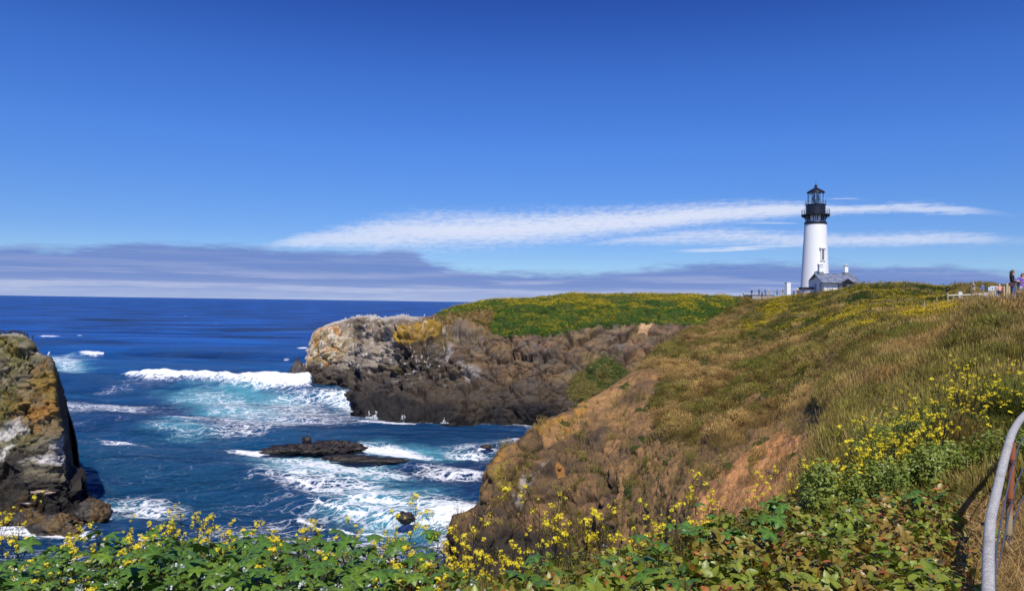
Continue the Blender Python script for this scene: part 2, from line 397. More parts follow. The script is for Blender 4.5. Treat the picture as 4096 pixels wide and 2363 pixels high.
# ------------------------------------------------------------------ scatter (uncountable ground cover only)
def scatter(name, pts, rot, scl, col, protos, label, cat):
    me = bpy.data.meshes.new(name); n = len(pts)
    me.vertices.add(n); me.vertices.foreach_set('co', np.asarray(pts, np.float32).ravel())
    a = me.attributes.new('rot', 'FLOAT_VECTOR', 'POINT'); a.data.foreach_set('vector', np.asarray(rot, np.float32).ravel())
    fattr(me, 'scl', scl)
    a = me.attributes.new('idx', 'INT', 'POINT'); a.data.foreach_set('value', rng.integers(0, len(protos), n).astype(np.int32))
    a = me.attributes.new('icol', 'FLOAT_COLOR', 'POINT'); c = np.ones((n, 4), np.float32); c[:, :3] = col; a.data.foreach_set('color', c.ravel())
    o = link(name, me)
    pc = bpy.data.collections.new(name + '_source')
    for p in protos: pc.objects.link(p)
    g = bpy.data.node_groups.new(name, 'GeometryNodeTree')
    g.interface.new_socket('Geometry', in_out='INPUT', socket_type='NodeSocketGeometry')
    g.interface.new_socket('Geometry', in_out='OUTPUT', socket_type='NodeSocketGeometry')
    N = g.nodes.new; L = g.links.new
    gi, go = N('NodeGroupInput'), N('NodeGroupOutput'); iop = N('GeometryNodeInstanceOnPoints')
    ci = N('GeometryNodeCollectionInfo'); ci.inputs['Collection'].default_value = pc
    ci.inputs['Separate Children'].default_value = True; ci.inputs['Reset Children'].default_value = True
    def na(nm, ty):
        q = N('GeometryNodeInputNamedAttribute'); q.data_type = ty; q.inputs['Name'].default_value = nm; return q.outputs[0]
    e2r = N('FunctionNodeEulerToRotation'); L(na('rot', 'FLOAT_VECTOR'), e2r.inputs[0])
    L(gi.outputs[0], iop.inputs['Points']); L(ci.outputs[0], iop.inputs['Instance']); iop.inputs['Pick Instance'].default_value = True
    L(na('idx', 'INT'), iop.inputs['Instance Index']); L(e2r.outputs[0], iop.inputs['Rotation']); L(na('scl', 'FLOAT'), iop.inputs['Scale'])
    L(iop.outputs[0], go.inputs[0])
    md = o.modifiers.new('scatter', 'NODES'); md.node_group = g
    setprops(o, label, cat, kind='stuff'); return o
def proto(name, v, f, mt, col=None):
    me = bpy.data.meshes.new(name); me.from_pydata([tuple(map(float, q)) for q in v], [], f); me.update()
    at = me.color_attributes.new('Col', 'FLOAT_COLOR', 'POINT'); c = np.ones((len(v), 4), np.float32)
    if col is not None: c[:, :3] = col
    at.data.foreach_set('color', c.ravel())
    me.materials.append(mt); me.polygons.foreach_set('use_smooth', [True] * len(me.polygons))
    return bpy.data.objects.new(name, me)

# ================================================================== THE SETTING
RK = terrain_mat('cliff_rock', 1.1, 0.16, 0.82, 0.3, 0.26)
ST = terrain_mat('stack_rock', 3.2, 0.16, 0.82, 0.3, 0.42)
SO = terrain_mat('hill_soil', 3.5, 0.06, 0.92, 0.15, 0.4)

def fin(name, V, col, mt, smooth=True, label=None, cat=None, kind='structure', parent=None):
    nr, nc = V.shape[:2]
    me = np_mesh(name, V.reshape(-1, 3), grid_faces(nr, nc), smooth, np.clip(col, 0.003, 0.9))
    o = link(name, me, mt, parent); setprops(o, label, cat, kind=kind); return o

# ---------------- headland
def D(px, py): return sea_d(px, py)
hc = [
 (276, [(396, 168), (394, 171), (393, 174), (393, 176), (394, 178), (396, 180), (398, 186)]),
 (285, [(395, D(285, 388)), (386, 171), (383, 172), (381, 173), (380, 175), (382, 178), (398, 186)]),
 (292, [(396, D(292, 389)), (385, 169), (379, 171), (376, 172), (374, 174), (376, 178), (398, 188)]),
 (300, [(398, D(300, 391)), (386, 167), (376, 169), (370, 171), (367, 173), (369, 177), (396, 188)]),
 (304, [(399, D(304, 392)), (386, 165), (374, 168), (367, 170), (364.5, 172), (366, 177), (396, 188)]),
 (308, [(400, D(308, 393)), (385, 164), (370, 167), (361, 169), (357, 171), (360, 177), (396, 190)]),
 (310, [(400, D(310, 393)), (384, 164), (365, 166), (350, 168), (343, 170), (350, 178), (396, 190)]),
 (312, [(400, D(312, 393)), (384, 163), (362, 165), (342, 167), (334, 170), (340, 180), (396, 192)]),
 (316, [(401, D(316, 394)), (384, 163), (360, 165), (338, 167), (329, 171), (332, 182), (395, 194)]),
 (323, [(402, D(323, 394.5)), (384, 162.5), (358, 165), (334, 168), (325.5, 174), (327, 186), (392, 197)]),
 (338, [(402, D(338, 395)), (384, 162.5), (358, 165), (330, 169), (320.7, 178), (321, 190), (388, 200)]),
 (346, [(404, D(346, 397)), (390, 158), (362, 164), (330, 170), (318.6, 179), (319, 192), (386, 202)]),
 (353, [(412, D(353, 406)), (400, 149), (372, 160), (334, 170), (316.5, 180), (317.3, 193), (385, 204)]),
 (362, [(424, D(362, 417)), (408, 136), (382, 155), (338, 168), (315.8, 180), (316.6, 194), (384, 205)]),
 (374, [(426, D(374, 419)), (410, 134), (386, 152), (340, 166), (315, 180), (316, 194), (382, 206)]),
 (384, [(427, D(384, 420)), (410, 132.5), (386, 150), (345, 162), (317.3, 178), (317.6, 194), (382, 206)]),
 (404, [(428, D(404, 421)), (411, 131.5), (385, 148), (344, 158), (318, 174), (314.3, 190), (380, 208)]),
 (412, [(428, D(412, 421)), (411, 131), (384, 147), (344, 157), (319, 172), (315.9, 190), (380, 208)]),
 (426, [(428, D(426, 421)), (412, 131), (383, 146), (346, 156), (321, 171), (316, 189), (378, 208)]),
 (437, [(428, D(437, 421)), (412, 131), (382, 146), (348, 156), (322, 170), (312.5, 188), (376, 210)]),
 (455, [(428, D(455, 421)), (412, 131), (380, 145), (346, 155), (325, 168), (306.5, 188), (370, 212)]),
 (470, [(428, D(470, 421)), (412, 131), (378, 144), (346, 154), (328, 164), (303.8, 188), (366, 214)]),
 (492, [(428, D(492, 421)), (412, 131), (378, 143), (350, 152), (333, 158), (299, 187), (360, 218)]),
 (533, [(429, D(533, 422)), (413, 130), (378, 142), (350, 150), (334, 156), (297.8, 187), (350, 220)]),
 (575, [(430, D(575, 423)), (413, 130), (376, 141), (346, 152), (328, 159), (293.6, 188), (340, 224)]),
 (621, [(430, D(621, 424)), (412, 130), (374, 141), (342, 153), (323, 162), (293.4, 190), (330, 230)]),
 (690, [(428, D(690, 424)), (410, 131), (370, 142), (340, 154), (324, 164), (293.8, 190), (320, 236)]),
 (722, [(420, D(722, 424)), (400, 134), (365, 145), (338, 157), (322, 166), (295.0, 188), (304, 240)]),
 (735, [(410, 138), (390, 142), (360, 150), (336, 160), (320, 168), (296.8, 187), (300, 244)]),
 (752, [(400, 145), (380, 150), (352, 158), (330, 166), (318, 171), (297.3, 184), (298, 250)]),
 (800, [(390, 150), (372, 155), (346, 162), (326, 168), (314, 173), (297.5, 184), (299, 260)]),
 (860, [(380, 155), (364, 160), (340, 166), (324, 171), (312, 176), (297.5, 186), (299, 270)]),
]
for k_, (cx_, nd_) in enumerate(hc):                       # stand the cliff up steeply behind its ledge
    f_ = float(np.interp(cx_, [353, 362, 404, 690, 722, 752], [1.0, .8, .58, .58, .75, 1.0])); d1_ = nd_[1][1]
    hc[k_] = (cx_, [(y_, d1_ + (d_ - d1_) * f_) if i_ in (2, 3, 4) else (y_, d_) for i_, (y_, d_) in enumerate(nd_)])
hx = np.concatenate([np.linspace(276, 300, 60, endpoint=False), np.linspace(300, 326, 110, endpoint=False), np.linspace(326, 740, 720, endpoint=False), np.linspace(740, 860, 80)])
PX, PY, DD, V = loft(hc, hx, 330)
Nn = grid_normals(V); p = V.reshape(-1, 3); nn = Nn.reshape(-1, 3); px = PX.ravel(); py = PY.ravel(); z = p[:, 2]
flip = np.sign((nn * (CAM - p)).sum(1)); flip[flip == 0] = 1; nn = nn * np.where(np.median(flip) < 0, -1, 1)
warpx = (fbm(p / 9.0, 4) - 0.5); wpx = px + 16 * warpx; wpy = py + 16 * (fbm(p / 9.0 + 40, 4) - 0.5)
green_top = np.maximum.reduce([
    polymask(px + 5 * warpx, py + 5 * warpx, [(434, 318), (440, 309), (455, 305), (470, 302), (500, 296), (575, 290), (735, 292), (740, 300), (700, 326), (682, 324), (650, 323), (621, 322), (588, 326), (560, 332), (540, 334), (510, 335), (492, 333), (489, 322), (494, 314), (470, 311), (455, 316), (436, 319)], 2.0)])
cove_green = polymask(wpx, wpy, [(566, 390), (572, 378), (590, 362), (604, 353), (618, 362), (632, 372), (632, 396), (600, 402), (575, 398)], 3.0)
saddle = sstep(px, 690, 730) * sstep(328 - py, 0, 10)
rocky = np.clip(1 - green_top - 0.9 * saddle - 0.6 * cove_green, 0, 1)
q = warp(p, 1.6, 6.0); sl = np.array([[1, 0, 0], [0, 1, 0], [0.45, 0, 1]]); qs = q @ sl
f1, f2, cid = worley(qs / np.array([6.5, 6.5, 3.6])); g1, g2, gid = worley(q / 2.0 + 5)
h1, h2, hid = worley(warp(p, 0.5, 2.0) / np.array([1.1, 1.1, 0.7]) + 9)
left = 1 - sstep(px, 350, 400)                                     # columnar, steep nose of the headland
fl = fbm(np.stack([p[:, 0] / 1.3, p[:, 1] / 1.3, p[:, 2] / 7.0], 1), 4, 0.6, True)
disp = (cid - 0.5) * 1.9 - 1.5 * np.exp(-(f2 - f1) * 9) + (gid - 0.5) * 0.7 - 0.55 * np.exp(-(g2 - g1) * 8) + (hid - 0.5) * 0.3
vv = p[:, 2] - 0.35 * p[:, 0] + 1.5 * (fbm(p / 7.0 + 88, 3) - .5); strata = fbm(np.stack([p[:, 0] / 7.0, p[:, 1] / 7.0, vv / 1.3], 1), 3, 0.5, True)
disp += (fbm(p / 3.5, 3, 0.5, True) - 0.6) * 1.3 + (fbm(p / 14.0 + 3, 3) - 0.5) * 3.0 + (strata - .58) * 2.0
disp = disp * (1 - 0.45 * left) + left * (fl - 0.55) * 2.2
# the overhanging lichen slab and the hollow under it
slab = polymask(px + 4 * warpx, py + 4 * warpx, [(394, 337), (396, 325), (420, 325), (440, 326.5), (441, 331.5), (419, 340), (405, 344), (395, 342)], 0.8)
disp += slab * 1.3
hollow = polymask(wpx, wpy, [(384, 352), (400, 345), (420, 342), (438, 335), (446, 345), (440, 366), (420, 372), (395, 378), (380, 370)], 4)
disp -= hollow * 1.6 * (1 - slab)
ledge = np.exp(-((z - 1.2) / 0.9) ** 2) * sstep(px, 346, 358); disp += ledge * 1.2
keep = sstep(z, -3.5, -1.0) * 0.7 + 0.3
edge_fade = sstep(px, 276, 292) * (1 - sstep(py, 396, 404) * (px < 300))
near_top = np.exp(-np.maximum(0, (np.gradient(PY, axis=0).ravel() * 0))) 
# keep the skyline near its measured place
topline = np.interp(px, [c[0] for c in hc], [min(n[0] for n in c[1]) for c in hc]); sk = sstep(py - topline, 0.5, 7.0) * 0.85 + 0.15
backside = sstep(DD.ravel(), 176, 186); sk = sk * (1 - 0.8 * backside)
disp = disp * (0.25 + 0.75 * rocky) * keep * edge_fade * sk + (1 - rocky) * (fbm(p / 2.5 + 7, 4) - 0.5) * 0.8
p2 = p + nn * disp[:, None]
# colour
n_a = fbm(p / 2.6 + 11, 4, 0.5); n_b = fbm(p / 7.0 + 23, 3); n_c = fbm(p / 0.9 + 31, 3)
brown = lin(118, 94, 66); grey = lin(106, 95, 80); dark = lin(58, 51, 44); black = lin(31, 29, 30); red = lin(112, 84, 68); tan = lin(134, 112, 84)
c = mixc(brown, grey, 0.75 * sstep(n_b, 0.46, 0.66)); c = mixc(c, red, 0.7 * sstep(fbm(p / 6.0 + 50, 4), 0.5, 0.62) * sstep(375 - py, 0, 25) * sstep(px, 425, 445))
c = mixc(c, tan, 0.6 * sstep(n_a, 0.56, 0.68) * sstep(392 - py, 0, 20))
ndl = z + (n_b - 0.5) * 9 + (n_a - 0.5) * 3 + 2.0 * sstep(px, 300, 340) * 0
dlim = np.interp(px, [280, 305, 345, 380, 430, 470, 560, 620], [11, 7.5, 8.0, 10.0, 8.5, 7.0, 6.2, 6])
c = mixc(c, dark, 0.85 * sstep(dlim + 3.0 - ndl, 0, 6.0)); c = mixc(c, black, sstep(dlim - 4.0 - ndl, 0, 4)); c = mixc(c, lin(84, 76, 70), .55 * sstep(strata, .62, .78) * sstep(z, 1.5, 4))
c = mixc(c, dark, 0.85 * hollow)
c = mixc(c, lin(62, 56, 52), 0.5 * np.exp(-(f2 - f1) * 10) * rocky)
c = mixc(c, lin(126, 122, 116), 0.35 * sstep(n_c, 0.6, 0.75) * sstep(n_b, 0.5, 0.6) * sstep(z, 2, 5))
ye = lin(164, 132, 68); orange = lin(178, 116, 52); ochre = lin(150, 118, 40); white = lin(214, 208, 200)
lic = polymask(wpx, wpy, [(306, 372), (308, 345), (314, 329), (335, 324), (352, 330), (345, 350), (330, 366), (320, 374)], 6) * sstep(z + 3 * (n_a - .5), 5.0, 7.5)
c = mixc(c, lin(176, 152, 112), lic * (0.35 + 0.5 * sstep(n_a, 0.42, 0.6)))
c = mixc(c, orange, lic * 0.85 * sstep(fbm(p / 1.6 + 70, 4), 0.5, 0.62) * (0.4 + 0.6 * (1 - sstep(px, 318, 350))))
c = mixc(c, lin(205, 196, 180), 0.7 * lic * sstep(fl, 0.66, 0.8))
gcol = polymask(wpx, wpy, [(345, 328), (360, 320), (390, 320), (394, 345), (380, 360), (350, 365), (335, 368), (345, 350)], 6)
c = mixc(c, lin(158, 148, 136), 0.7 * gcol * (0.3 + 0.7 * sstep(n_a, 0.4, 0.6)))
c = mixc(c, ochre, 0.95 * slab * (0.5 + 0.5 * sstep(n_a, 0.36, 0.52)))
c = mixc(c, lin(124, 106, 60), 0.4 * sstep(fbm(p / 3.5 + 90, 4), 0.58, 0.68) * sstep(z, 6, 8) * rocky)
c = mixc(c, lin(190, 184, 174), 0.75 * sstep(topline + 3.4 - py + 4 * (n_a - 0.5), 0, 3) * sstep(px, 316, 335) * (1 - sstep(px, 412, 430)))
c = mixc(c, white, 0.6 * sstep(fbm(np.stack([p[:, 0] / .6, p[:, 1] / .6, p[:, 2] / 3], 1) + 4, 3), 0.66, 0.78) * sstep(z, 4, 8) * sstep(480 - px, 0, 60))
fleck = polymask(wpx, wpy, [(445, 340), (460, 338), (462, 362), (480, 372), (478, 382), (440, 372), (442, 352)], 4)
c = mixc(c, lin(150, 142, 136), 0.75 * fleck * sstep(n_a, 0.4, 0.6))
c = mixc(c, lin(66, 76, 30), green_top); c = mixc(c, lin(104, 100, 48), 0.9 * cove_green)
gold = polymask(px + 5 * warpx, py, [(432, 320), (456, 314), (470, 310), (494, 312), (490, 322), (488, 332), (478, 326), (450, 324)], 2.5)
c = mixc(c, lin(122, 102, 64), 0.8 * gold)
c = mixc(c, lin(126, 108, 66), saddle * (1 - green_top))
sand = polymask(wpx, py, [(636, 328), (646, 321), (652, 323), (646, 329)], 1.0); c = mixc(c, lin(186, 152, 112), sand)
HEAD = dict(P=p2.reshape(V.shape), PX=PX, PY=PY, green=green_top.reshape(PX.shape), cove=cove_green.reshape(PX.shape), gold=np.maximum(gold, 0).reshape(PX.shape), saddle=(saddle * (1 - green_top)).reshape(PX.shape), D=DD)
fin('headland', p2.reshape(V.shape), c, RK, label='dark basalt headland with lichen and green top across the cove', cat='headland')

# ---------------- hillside (near bluff, slope and the rise up to the lighthouse)
sc_ = [
 (440, [(640, 52), (600, 58), (570, 64), (556, 68), (548, 70), (545, 74), (570, 86)]),
 (450, [(640, 48), (590, 56), (560, 61), (540, 64), (528, 66), (525, 70), (560, 86)]),
 (454, [(640, 47), (580, 56), (545, 61), (524, 64), (516, 65.5), (514.5, 68), (550, 88)]),
 (468, [(640, 46), (580, 55), (540, 61), (519, 64), (512.5, 66), (511, 68.5), (545, 90)]),
 (478, [(640, 46), (575, 55), (535, 61.5), (513, 65), (506, 67), (504, 70), (540, 92)]),
 (485, [(640, 46), (570, 55), (528, 61), (502, 64), (493, 66), (491, 69), (530, 90)]),
 (489, [(640, 46), (566, 56), (520, 62), (492, 65), (482, 66.5), (479.5, 69), (520, 90)]),
 (492, [(640, 46), (566, 57), (515, 62), (485, 65), (466, 67), (461, 70), (515, 90)]),
 (499, [(640, 46), (564, 57), (512, 62), (478, 65.5), (455, 68), (450, 71), (500, 92)]),
 (523, [(640, 46), (562, 58), (506, 63), (470, 66.5), (443, 70), (435.5, 74), (480, 98)]),
 (540, [(640, 46), (560, 58), (502, 63), (466, 67), (434, 72), (421.4, 77), (465, 102)]),
 (568, [(640, 42), (560, 55), (504, 61), (462, 67), (425, 75), (409, 82), (450, 106)]),
 (588, [(640, 39), (560, 52), (504, 59), (460, 66), (420, 77), (399, 86), (440, 110)]),
 (608, [(640, 36), (560, 48), (500, 56), (455, 65), (412, 79), (387, 92), (425, 116)]),
 (633, [(640, 32), (560, 43), (500, 51), (460, 59), (405, 78), (369, 101), (405, 126)]),
 (657, [(640, 28), (560, 38), (500, 45), (460, 53), (405, 73), (350.5, 114), (385, 138)]),
 (686, [(640, 22), (560, 30), (500, 37), (460, 46), (420, 61), (372, 92), (328, 135), (352, 152)]),
 (714, [(640, 18), (560, 25.5), (500, 32.5), (460, 41), (420, 55), (372, 84), (335, 126), (319, 150), (330, 166)]),
 (740, [(640, 15), (560, 22), (500, 28.5), (460, 36.5), (420, 50.5), (376, 77), (342, 114), (309, 162), (315, 178)]),
 (771, [(640, 12), (560, 18), (500, 24.5), (460, 32.5), (420, 45), (376, 67), (345, 95), (325, 122), (298.5, 172), (301, 186)]),
 (790, [(640, 9.5), (550, 16), (500, 21.5), (460, 29), (420, 41), (372, 63), (340, 92), (315, 127), (295.5, 168), (298, 184)]),
 (811, [(640, 7), (540, 13), (495, 18.5), (455, 25.5), (415, 36), (368, 57), (334, 90), (312, 125), (293.2, 163), (295.5, 182)]),
 (838, [(640, 5), (520, 9.5), (475, 15), (440, 21), (400, 31), (356, 53), (324, 87), (304, 120), (290.4, 150), (292.6, 172)]),
 (864, [(640, 4.6), (512, 8), (458, 12.5), (420, 19), (378, 32), (344, 54), (317, 85), (298, 115), (284.5, 140), (287.2, 162)]),
 (905, [(640, 4.4), (508, 8), (450, 11.5), (410, 18), (370, 30), (340, 50), (316, 80), (298, 112), (283.2, 145), (286, 165)]),
 (945, [(640, 4.3), (500, 7.7), (445, 10.5), (402, 17), (362, 28), (332, 50), (311, 80), (299.5, 100), (292, 125), (286, 150), (289, 168)]),
 (970, [(640, 4.2), (496, 7.5), (443, 10.2), (400, 16), (352, 27), (322, 38), (306, 62), (299, 92), (293.5, 115), (285, 150), (288, 168)]),
 (985, [(640, 4.2), (494, 7.4), (442, 10), (400, 15.5), (350, 26), (320, 34), (302.2, 39), (301.6, 60), (297.6, 90), (293.5, 115), (285, 150), (288, 168)]),
 (1024, [(640, 4.0), (484, 7.1), (442, 9.6), (402, 14.5), (352, 24), (318, 33), (302.4, 39), (301.6, 60), (297.6, 90), (293.5, 115), (285, 150), (288, 168)]),
 (1120, [(640, 4.0), (484, 7.1), (442, 9.6), (402, 14.5), (352, 24), (318, 33), (303.2, 39), (302.6, 60), (299, 90), (295, 115), (287, 150), (290, 170)]),
 (1300, [(640, 4.0), (484, 7.1), (442, 9.6), (402, 14.5), (352, 24), (320, 33), (305.2, 39), (304.6, 60), (301, 90), (297, 115), (290, 150), (293, 175)]),
]
hx = np.concatenate([np.linspace(440, 500, 170, endpoint=False), np.linspace(500, 700, 380, endpoint=False), np.linspace(700, 1040, 520, endpoint=False), np.linspace(1040, 1300, 60)])
PX, PY, DD, V = loft(sc_, hx, 420)
Nn = grid_normals(V); p = V.reshape(-1, 3); nn = Nn.reshape(-1, 3); px = PX.ravel(); py = PY.ravel(); z = p[:, 2]; dd = DD.ravel()
nn = nn * (1 if np.median(nn[:, 2]) > 0 else -1)
wn = fbm(p / 5.0, 4) - 0.5; wn2 = fbm(p / 5.0 + 40, 4) - 0.5; wpx = px + 22 * wn; wpy = py + 22 * wn2
bluff = polymask(wpx, wpy, [(440, 560), (450, 505), (486, 455), (540, 412), (575, 400), (600, 408), (606, 430), (600, 455), (612, 480), (616, 520), (640, 570), (640, 660), (440, 660)], 5)
soilz = polymask(wpx, wpy, [(445, 520), (486, 455), (540, 415), (588, 392), (633, 363), (652, 362), (668, 366), (655, 385), (650, 400), (660, 420), (662, 440), (700, 437), (724, 446), (750, 430), (780, 415), (812, 402), (835, 405), (832, 430), (815, 470), (790, 500), (760, 520), (640, 560), (440, 640)], 5)
orangez = polymask(px + 26 * wn + 10 * (fbm(p / 1.1, 4) - .5), py + 20 * wn2 + 12 * (fbm(p / 1.1 + 9, 4) - .5), [(694, 500), (718, 478), (742, 456), (768, 440), (800, 431), (830, 431), (828, 452), (816, 474), (798, 498), (760, 525), (690, 535)], 3.0)
scar = sstep(fbm(np.stack([p[:, 0] / 9, p[:, 1] / 9, p[:, 2] / 2.5], 1) + 61, 4, .55), .56, .66) * sstep(dd, 18, 30) * sstep(py, 335, 370) * (1 - sstep(px, 900, 960)); soilz = np.maximum(soilz, .92 * scar)
strip = polymask(px + 12 * wn, py + 12 * wn2, [(540, 425), (588, 402), (625, 378), (640, 372), (630, 390), (600, 412), (570, 430), (545, 440)], 3)
gully = np.maximum(polymask(wpx, wpy, [(690, 440), (706, 436), (722, 448), (735, 452), (716, 466), (700, 462)], 3), polymask(wpx, wpy, [(735, 440), (760, 424), (800, 408), (822, 404), (800, 420), (770, 436), (748, 448)], 3) * .3)
meadow = polymask(wpx, py + 8 * wn2, [(765, 300), (811, 288), (864, 278), (950, 279), (958, 300), (962, 312), (935, 322), (880, 326), (835, 336), (785, 334), (752, 338), (735, 336), (745, 318)], 4)
f1, f2, cid = worley(warp(p, 0.9, 3.0) / np.array([3.4, 3.4, 2.2])); g1, g2, gid = worley(warp(p, 0.4, 1.2) / np.array([1.2, 1.2, 0.8]) + 5)
rockd = (cid - 0.5) * 1.5 - 1.1 * np.exp(-(f2 - f1) * 9) + (gid - 0.5) * 0.28 - 0.2 * np.exp(-(g2 - g1) * 9) + (fbm(p / 1.5, 5, 0.6, True) - 0.6) * 0.9 + (fbm(p / 6.0, 3) - 0.5) * 1.6
scal = np.clip(dd / 60, 0.06, 1.0)
sod = ((fbm(p / (1.4 * scal[:, None] + 0.2), 5, 0.6) - 0.5) * 0.9 - 0.22 * np.exp(-(g2 - g1) * 6)) * (0.35 + 0.65 * scal)
soft = (fbm(p / 2.2 + 7, 4) - 0.5) * 0.7 * scal + (fbm(p / 9.0 + 17, 3) - 0.5) * 1.6 * sstep(dd, 20, 60)
disp = soft + 0.62 * bluff * rockd + soilz * (1 - bluff) * sod * (1 - 0.4 * orangez) - gully * 0.2 * (0.4 + fbm(p / 1.3, 4, .6, True))
topline = np.interp(px, [c_[0] for c_ in sc_], [min(n[0] for n in c_[1]) for c_ in sc_])
sk = sstep(py - topline, 0.5, 8.0) * 0.8 + 0.2
disp *= sk * (1 - sstep(dd, 160, 175) * 0.8) * np.clip(sstep(dd, 6, 20) + 0.12, 0, 1)
lev = sstep(px, 955, 975) * sstep(dd, 34, 38) * (1 - sstep(dd, 118, 130)); disp *= 1 - 0.93 * lev
p2 = p + nn * disp[:, None]; p2[:, 2] -= 0.55 * (1 - sstep(dd, 8.8, 11.5)) * sstep(px, 780, 850)
n_a = fbm(p / (1.0 * scal[:, None] + 0.12) + 11, 5, 0.6); n_b = fbm(p / 4.5 + 23, 4); n_c = fbm(p / 0.5 + 3, 3)
tanst = lin(138, 112, 66)
c = mixc(lin(110, 92, 52), lin(92, 86, 44), sstep(n_b, 0.4, 0.6)); c = mixc(c, lin(140, 116, 72), 0.5 * sstep(n_a, 0.5, 0.7))
sc2 = mixc(lin(118, 92, 62), lin(146, 112, 74), sstep(n_a, 0.4, 0.62)); sc2 = mixc(sc2, lin(92, 76, 60), 0.7 * sstep(n_b, 0.52, 0.64))
c = mixc(c, sc2, soilz * 0.95)
bc = mixc(lin(100, 80, 58), lin(124, 96, 66), sstep(n_a, 0.4, 0.62)); bc = mixc(bc, lin(74, 62, 52), 0.75 * sstep(n_b, 0.5, 0.62)); bc = mixc(bc, lin(66, 58, 52), 0.7 * np.exp(-(f2 - f1) * 12))
c = mixc(c, bc, bluff)
c = mixc(c, lin(168, 128, 84), 0.8 * strip * (0.5 + 0.5 * sstep(n_a, 0.4, 0.6)))
oc = mixc(lin(204, 146, 94), lin(182, 128, 82), sstep(n_a, 0.42, 0.62)); oc = mixc(oc, lin(130, 96, 72), 0.45 * sstep(fbm(p / 1.6 + 77, 4), 0.56, 0.66))
c = mixc(c, oc, orangez * 0.97)
c = mixc(c, lin(98, 78, 60), 0.7 * gully)
low = sstep(3.0 + 2.5 * (n_b - 0.5) * 2 - z, 0, 2.2); c = mixc(c, lin(50, 46, 44), 0.9 * low * bluff)
edge = sstep(topline + 11 - py + 8 * wn, 0, 6) * (px < 606) * (px > 486)
c = mixc(c, lin(166, 124, 58), 0.75 * edge * sstep(fbm(p / 1.3 + 60, 4), 0.42, 0.56))
c = mixc(c, lin(140, 124, 52), 0.8 * polymask(wpx, wpy, [(492, 475), (505, 462), (522, 468), (518, 485), (505, 496), (494, 492)], 4) * sstep(n_a, 0.42, 0.55))
c = mixc(c, lin(160, 112, 56), .8 * ell(px + 3 * wn, py + 3 * wn2, 560, 468, 5.5, 4.5, 0, 0.5) + ell(px + 3 * wn, py, 567, 424, 5, 3.5, 0, 0.5) * (px < 600))
c = mixc(c, lin(186, 180, 172), 0.5 * polymask(wpx, wpy, [(528, 465), (545, 462), (540, 478), (530, 490), (522, 505), (514, 500), (520, 480)], 5) * sstep(n_c, 0.48, 0.6))
c = mixc(c, lin(86, 86, 36), meadow * 0.9)
HILL = dict(P=p2.reshape(V.shape), PX=PX, PY=PY, D=DD, bluff=bluff.reshape(PX.shape), soil=soilz.reshape(PX.shape), orange=orangez.reshape(PX.shape), meadow=meadow.reshape(PX.shape), gully=gully.reshape(PX.shape), top=topline.reshape(PX.shape))
fin('hillside', p2.reshape(V.shape), c, SO, label='grassy coastal hillside falling to a rocky bluff', cat='hillside')

# ---------------- level ground round the lighthouse, behind the rise
def plateau_z(x, y): return 24.3 + 0.0 * x
pc = [(735, [(330, 176), (297.5, 186), (296.5, 205), (298, 260), (310, 420)]), (760, [(330, 172), (297.4, 182), (296.5, 205), (298, 260), (310, 420)]),
      (792, [(330, 172), (295.5, 181), (294.5, 205), (297, 260), (310, 420)]), (806, [(330, 172), (293.4, 180), (293.2, 205), (297, 260), (311, 420)]),
      (870, [(330, 165), (292.6, 178), (292.8, 205), (297, 260), (312, 420)]), (1000, [(330, 160), (290, 172), (293, 205), (298, 260), (314, 420)]), (1300, [(330, 160), (294, 172), (297, 205), (302, 260), (318, 420)])]
PX, PY, DD, V = loft(pc, np.linspace(735, 1300, 160), 80); p = V.reshape(-1, 3)
c = mixc(lin(110, 96, 56), lin(84, 84, 42), fbm(p / 3.0, 4))
fin('plateau', V + np.array([0, 0, 1]) * ((fbm(p / 3, 3) - .5) * 0.15).reshape(PX.shape)[..., None], c, SO, label='level grassy ground round the lighthouse', cat='ground')

# ---------------- foreground bank
EDGE = [(-200, 566, 6.0), (0, 560, 6.2), (83, 548, 6.2), (125, 539, 6.4), (180, 533, 6.5), (250, 534, 6.5), (333, 539, 6.5), (394, 550, 6.2), (450, 564, 5.9), (480, 576, 5.6), (510, 576, 5.6), (533, 566, 5.8),
        (588, 555, 6.0), (658, 543, 6.3), (690, 528, 6.8), (720, 504, 7.6), (750, 498, 8.0), (780, 493, 8.3), (820, 489, 8.4), (868, 482, 8.8), (930, 470, 9.3), (1000, 458, 9.8), (1060, 452, 10), (1300, 452, 10)]
bc_ = []
for ex, ey, ed in EDGE:
    gy = ey + 0.26 * F / ed
    drop = ex < 800; fd = min(1.0, max(0.0, (930 - ex) / 230.0))
    mid = (gy + (20 if drop else 26), ed * (0.86 if drop else 0.84))
    bc_.append((ex, [(1500, 1.15), (900, 2.35), (655, 3.75), mid, (gy, ed)] + [(gy - 4 + 30 * fd, ed + 0.9 - 0.4 * fd), (gy + 4 + 146 * fd ** 1.5, ed + 2.0 - 0.4 * fd), (gy + 16 + 304 * fd ** 1.5, ed + 3.0 + .2 * fd)]))
PX, PY, DD, V = loft(bc_, np.linspace(-200, 1300, 420), 150); p = V.reshape(-1, 3)
Vb = V + np.array([0, 0, 1]) * ((fbm(p / 0.5, 4) - .5) * 0.12).reshape(PX.shape)[..., None]
c = mixc(lin(58, 48, 34), lin(84, 70, 46), fbm(p / 0.25, 4))
strawz = polymask(PX.ravel(), PY.ravel(), [(930, 480), (950, 452), (985, 436), (1060, 440), (1060, 760), (985, 700), (975, 600), (960, 520)], 12)
c = mixc(c, lin(136, 112, 70), strawz)
BANK = dict(P=Vb, PX=PX, PY=PY, D=DD, straw=strawz.reshape(PX.shape))
fin('bank', Vb, c, SO, label='overgrown clifftop bank in the foreground', cat='bank')

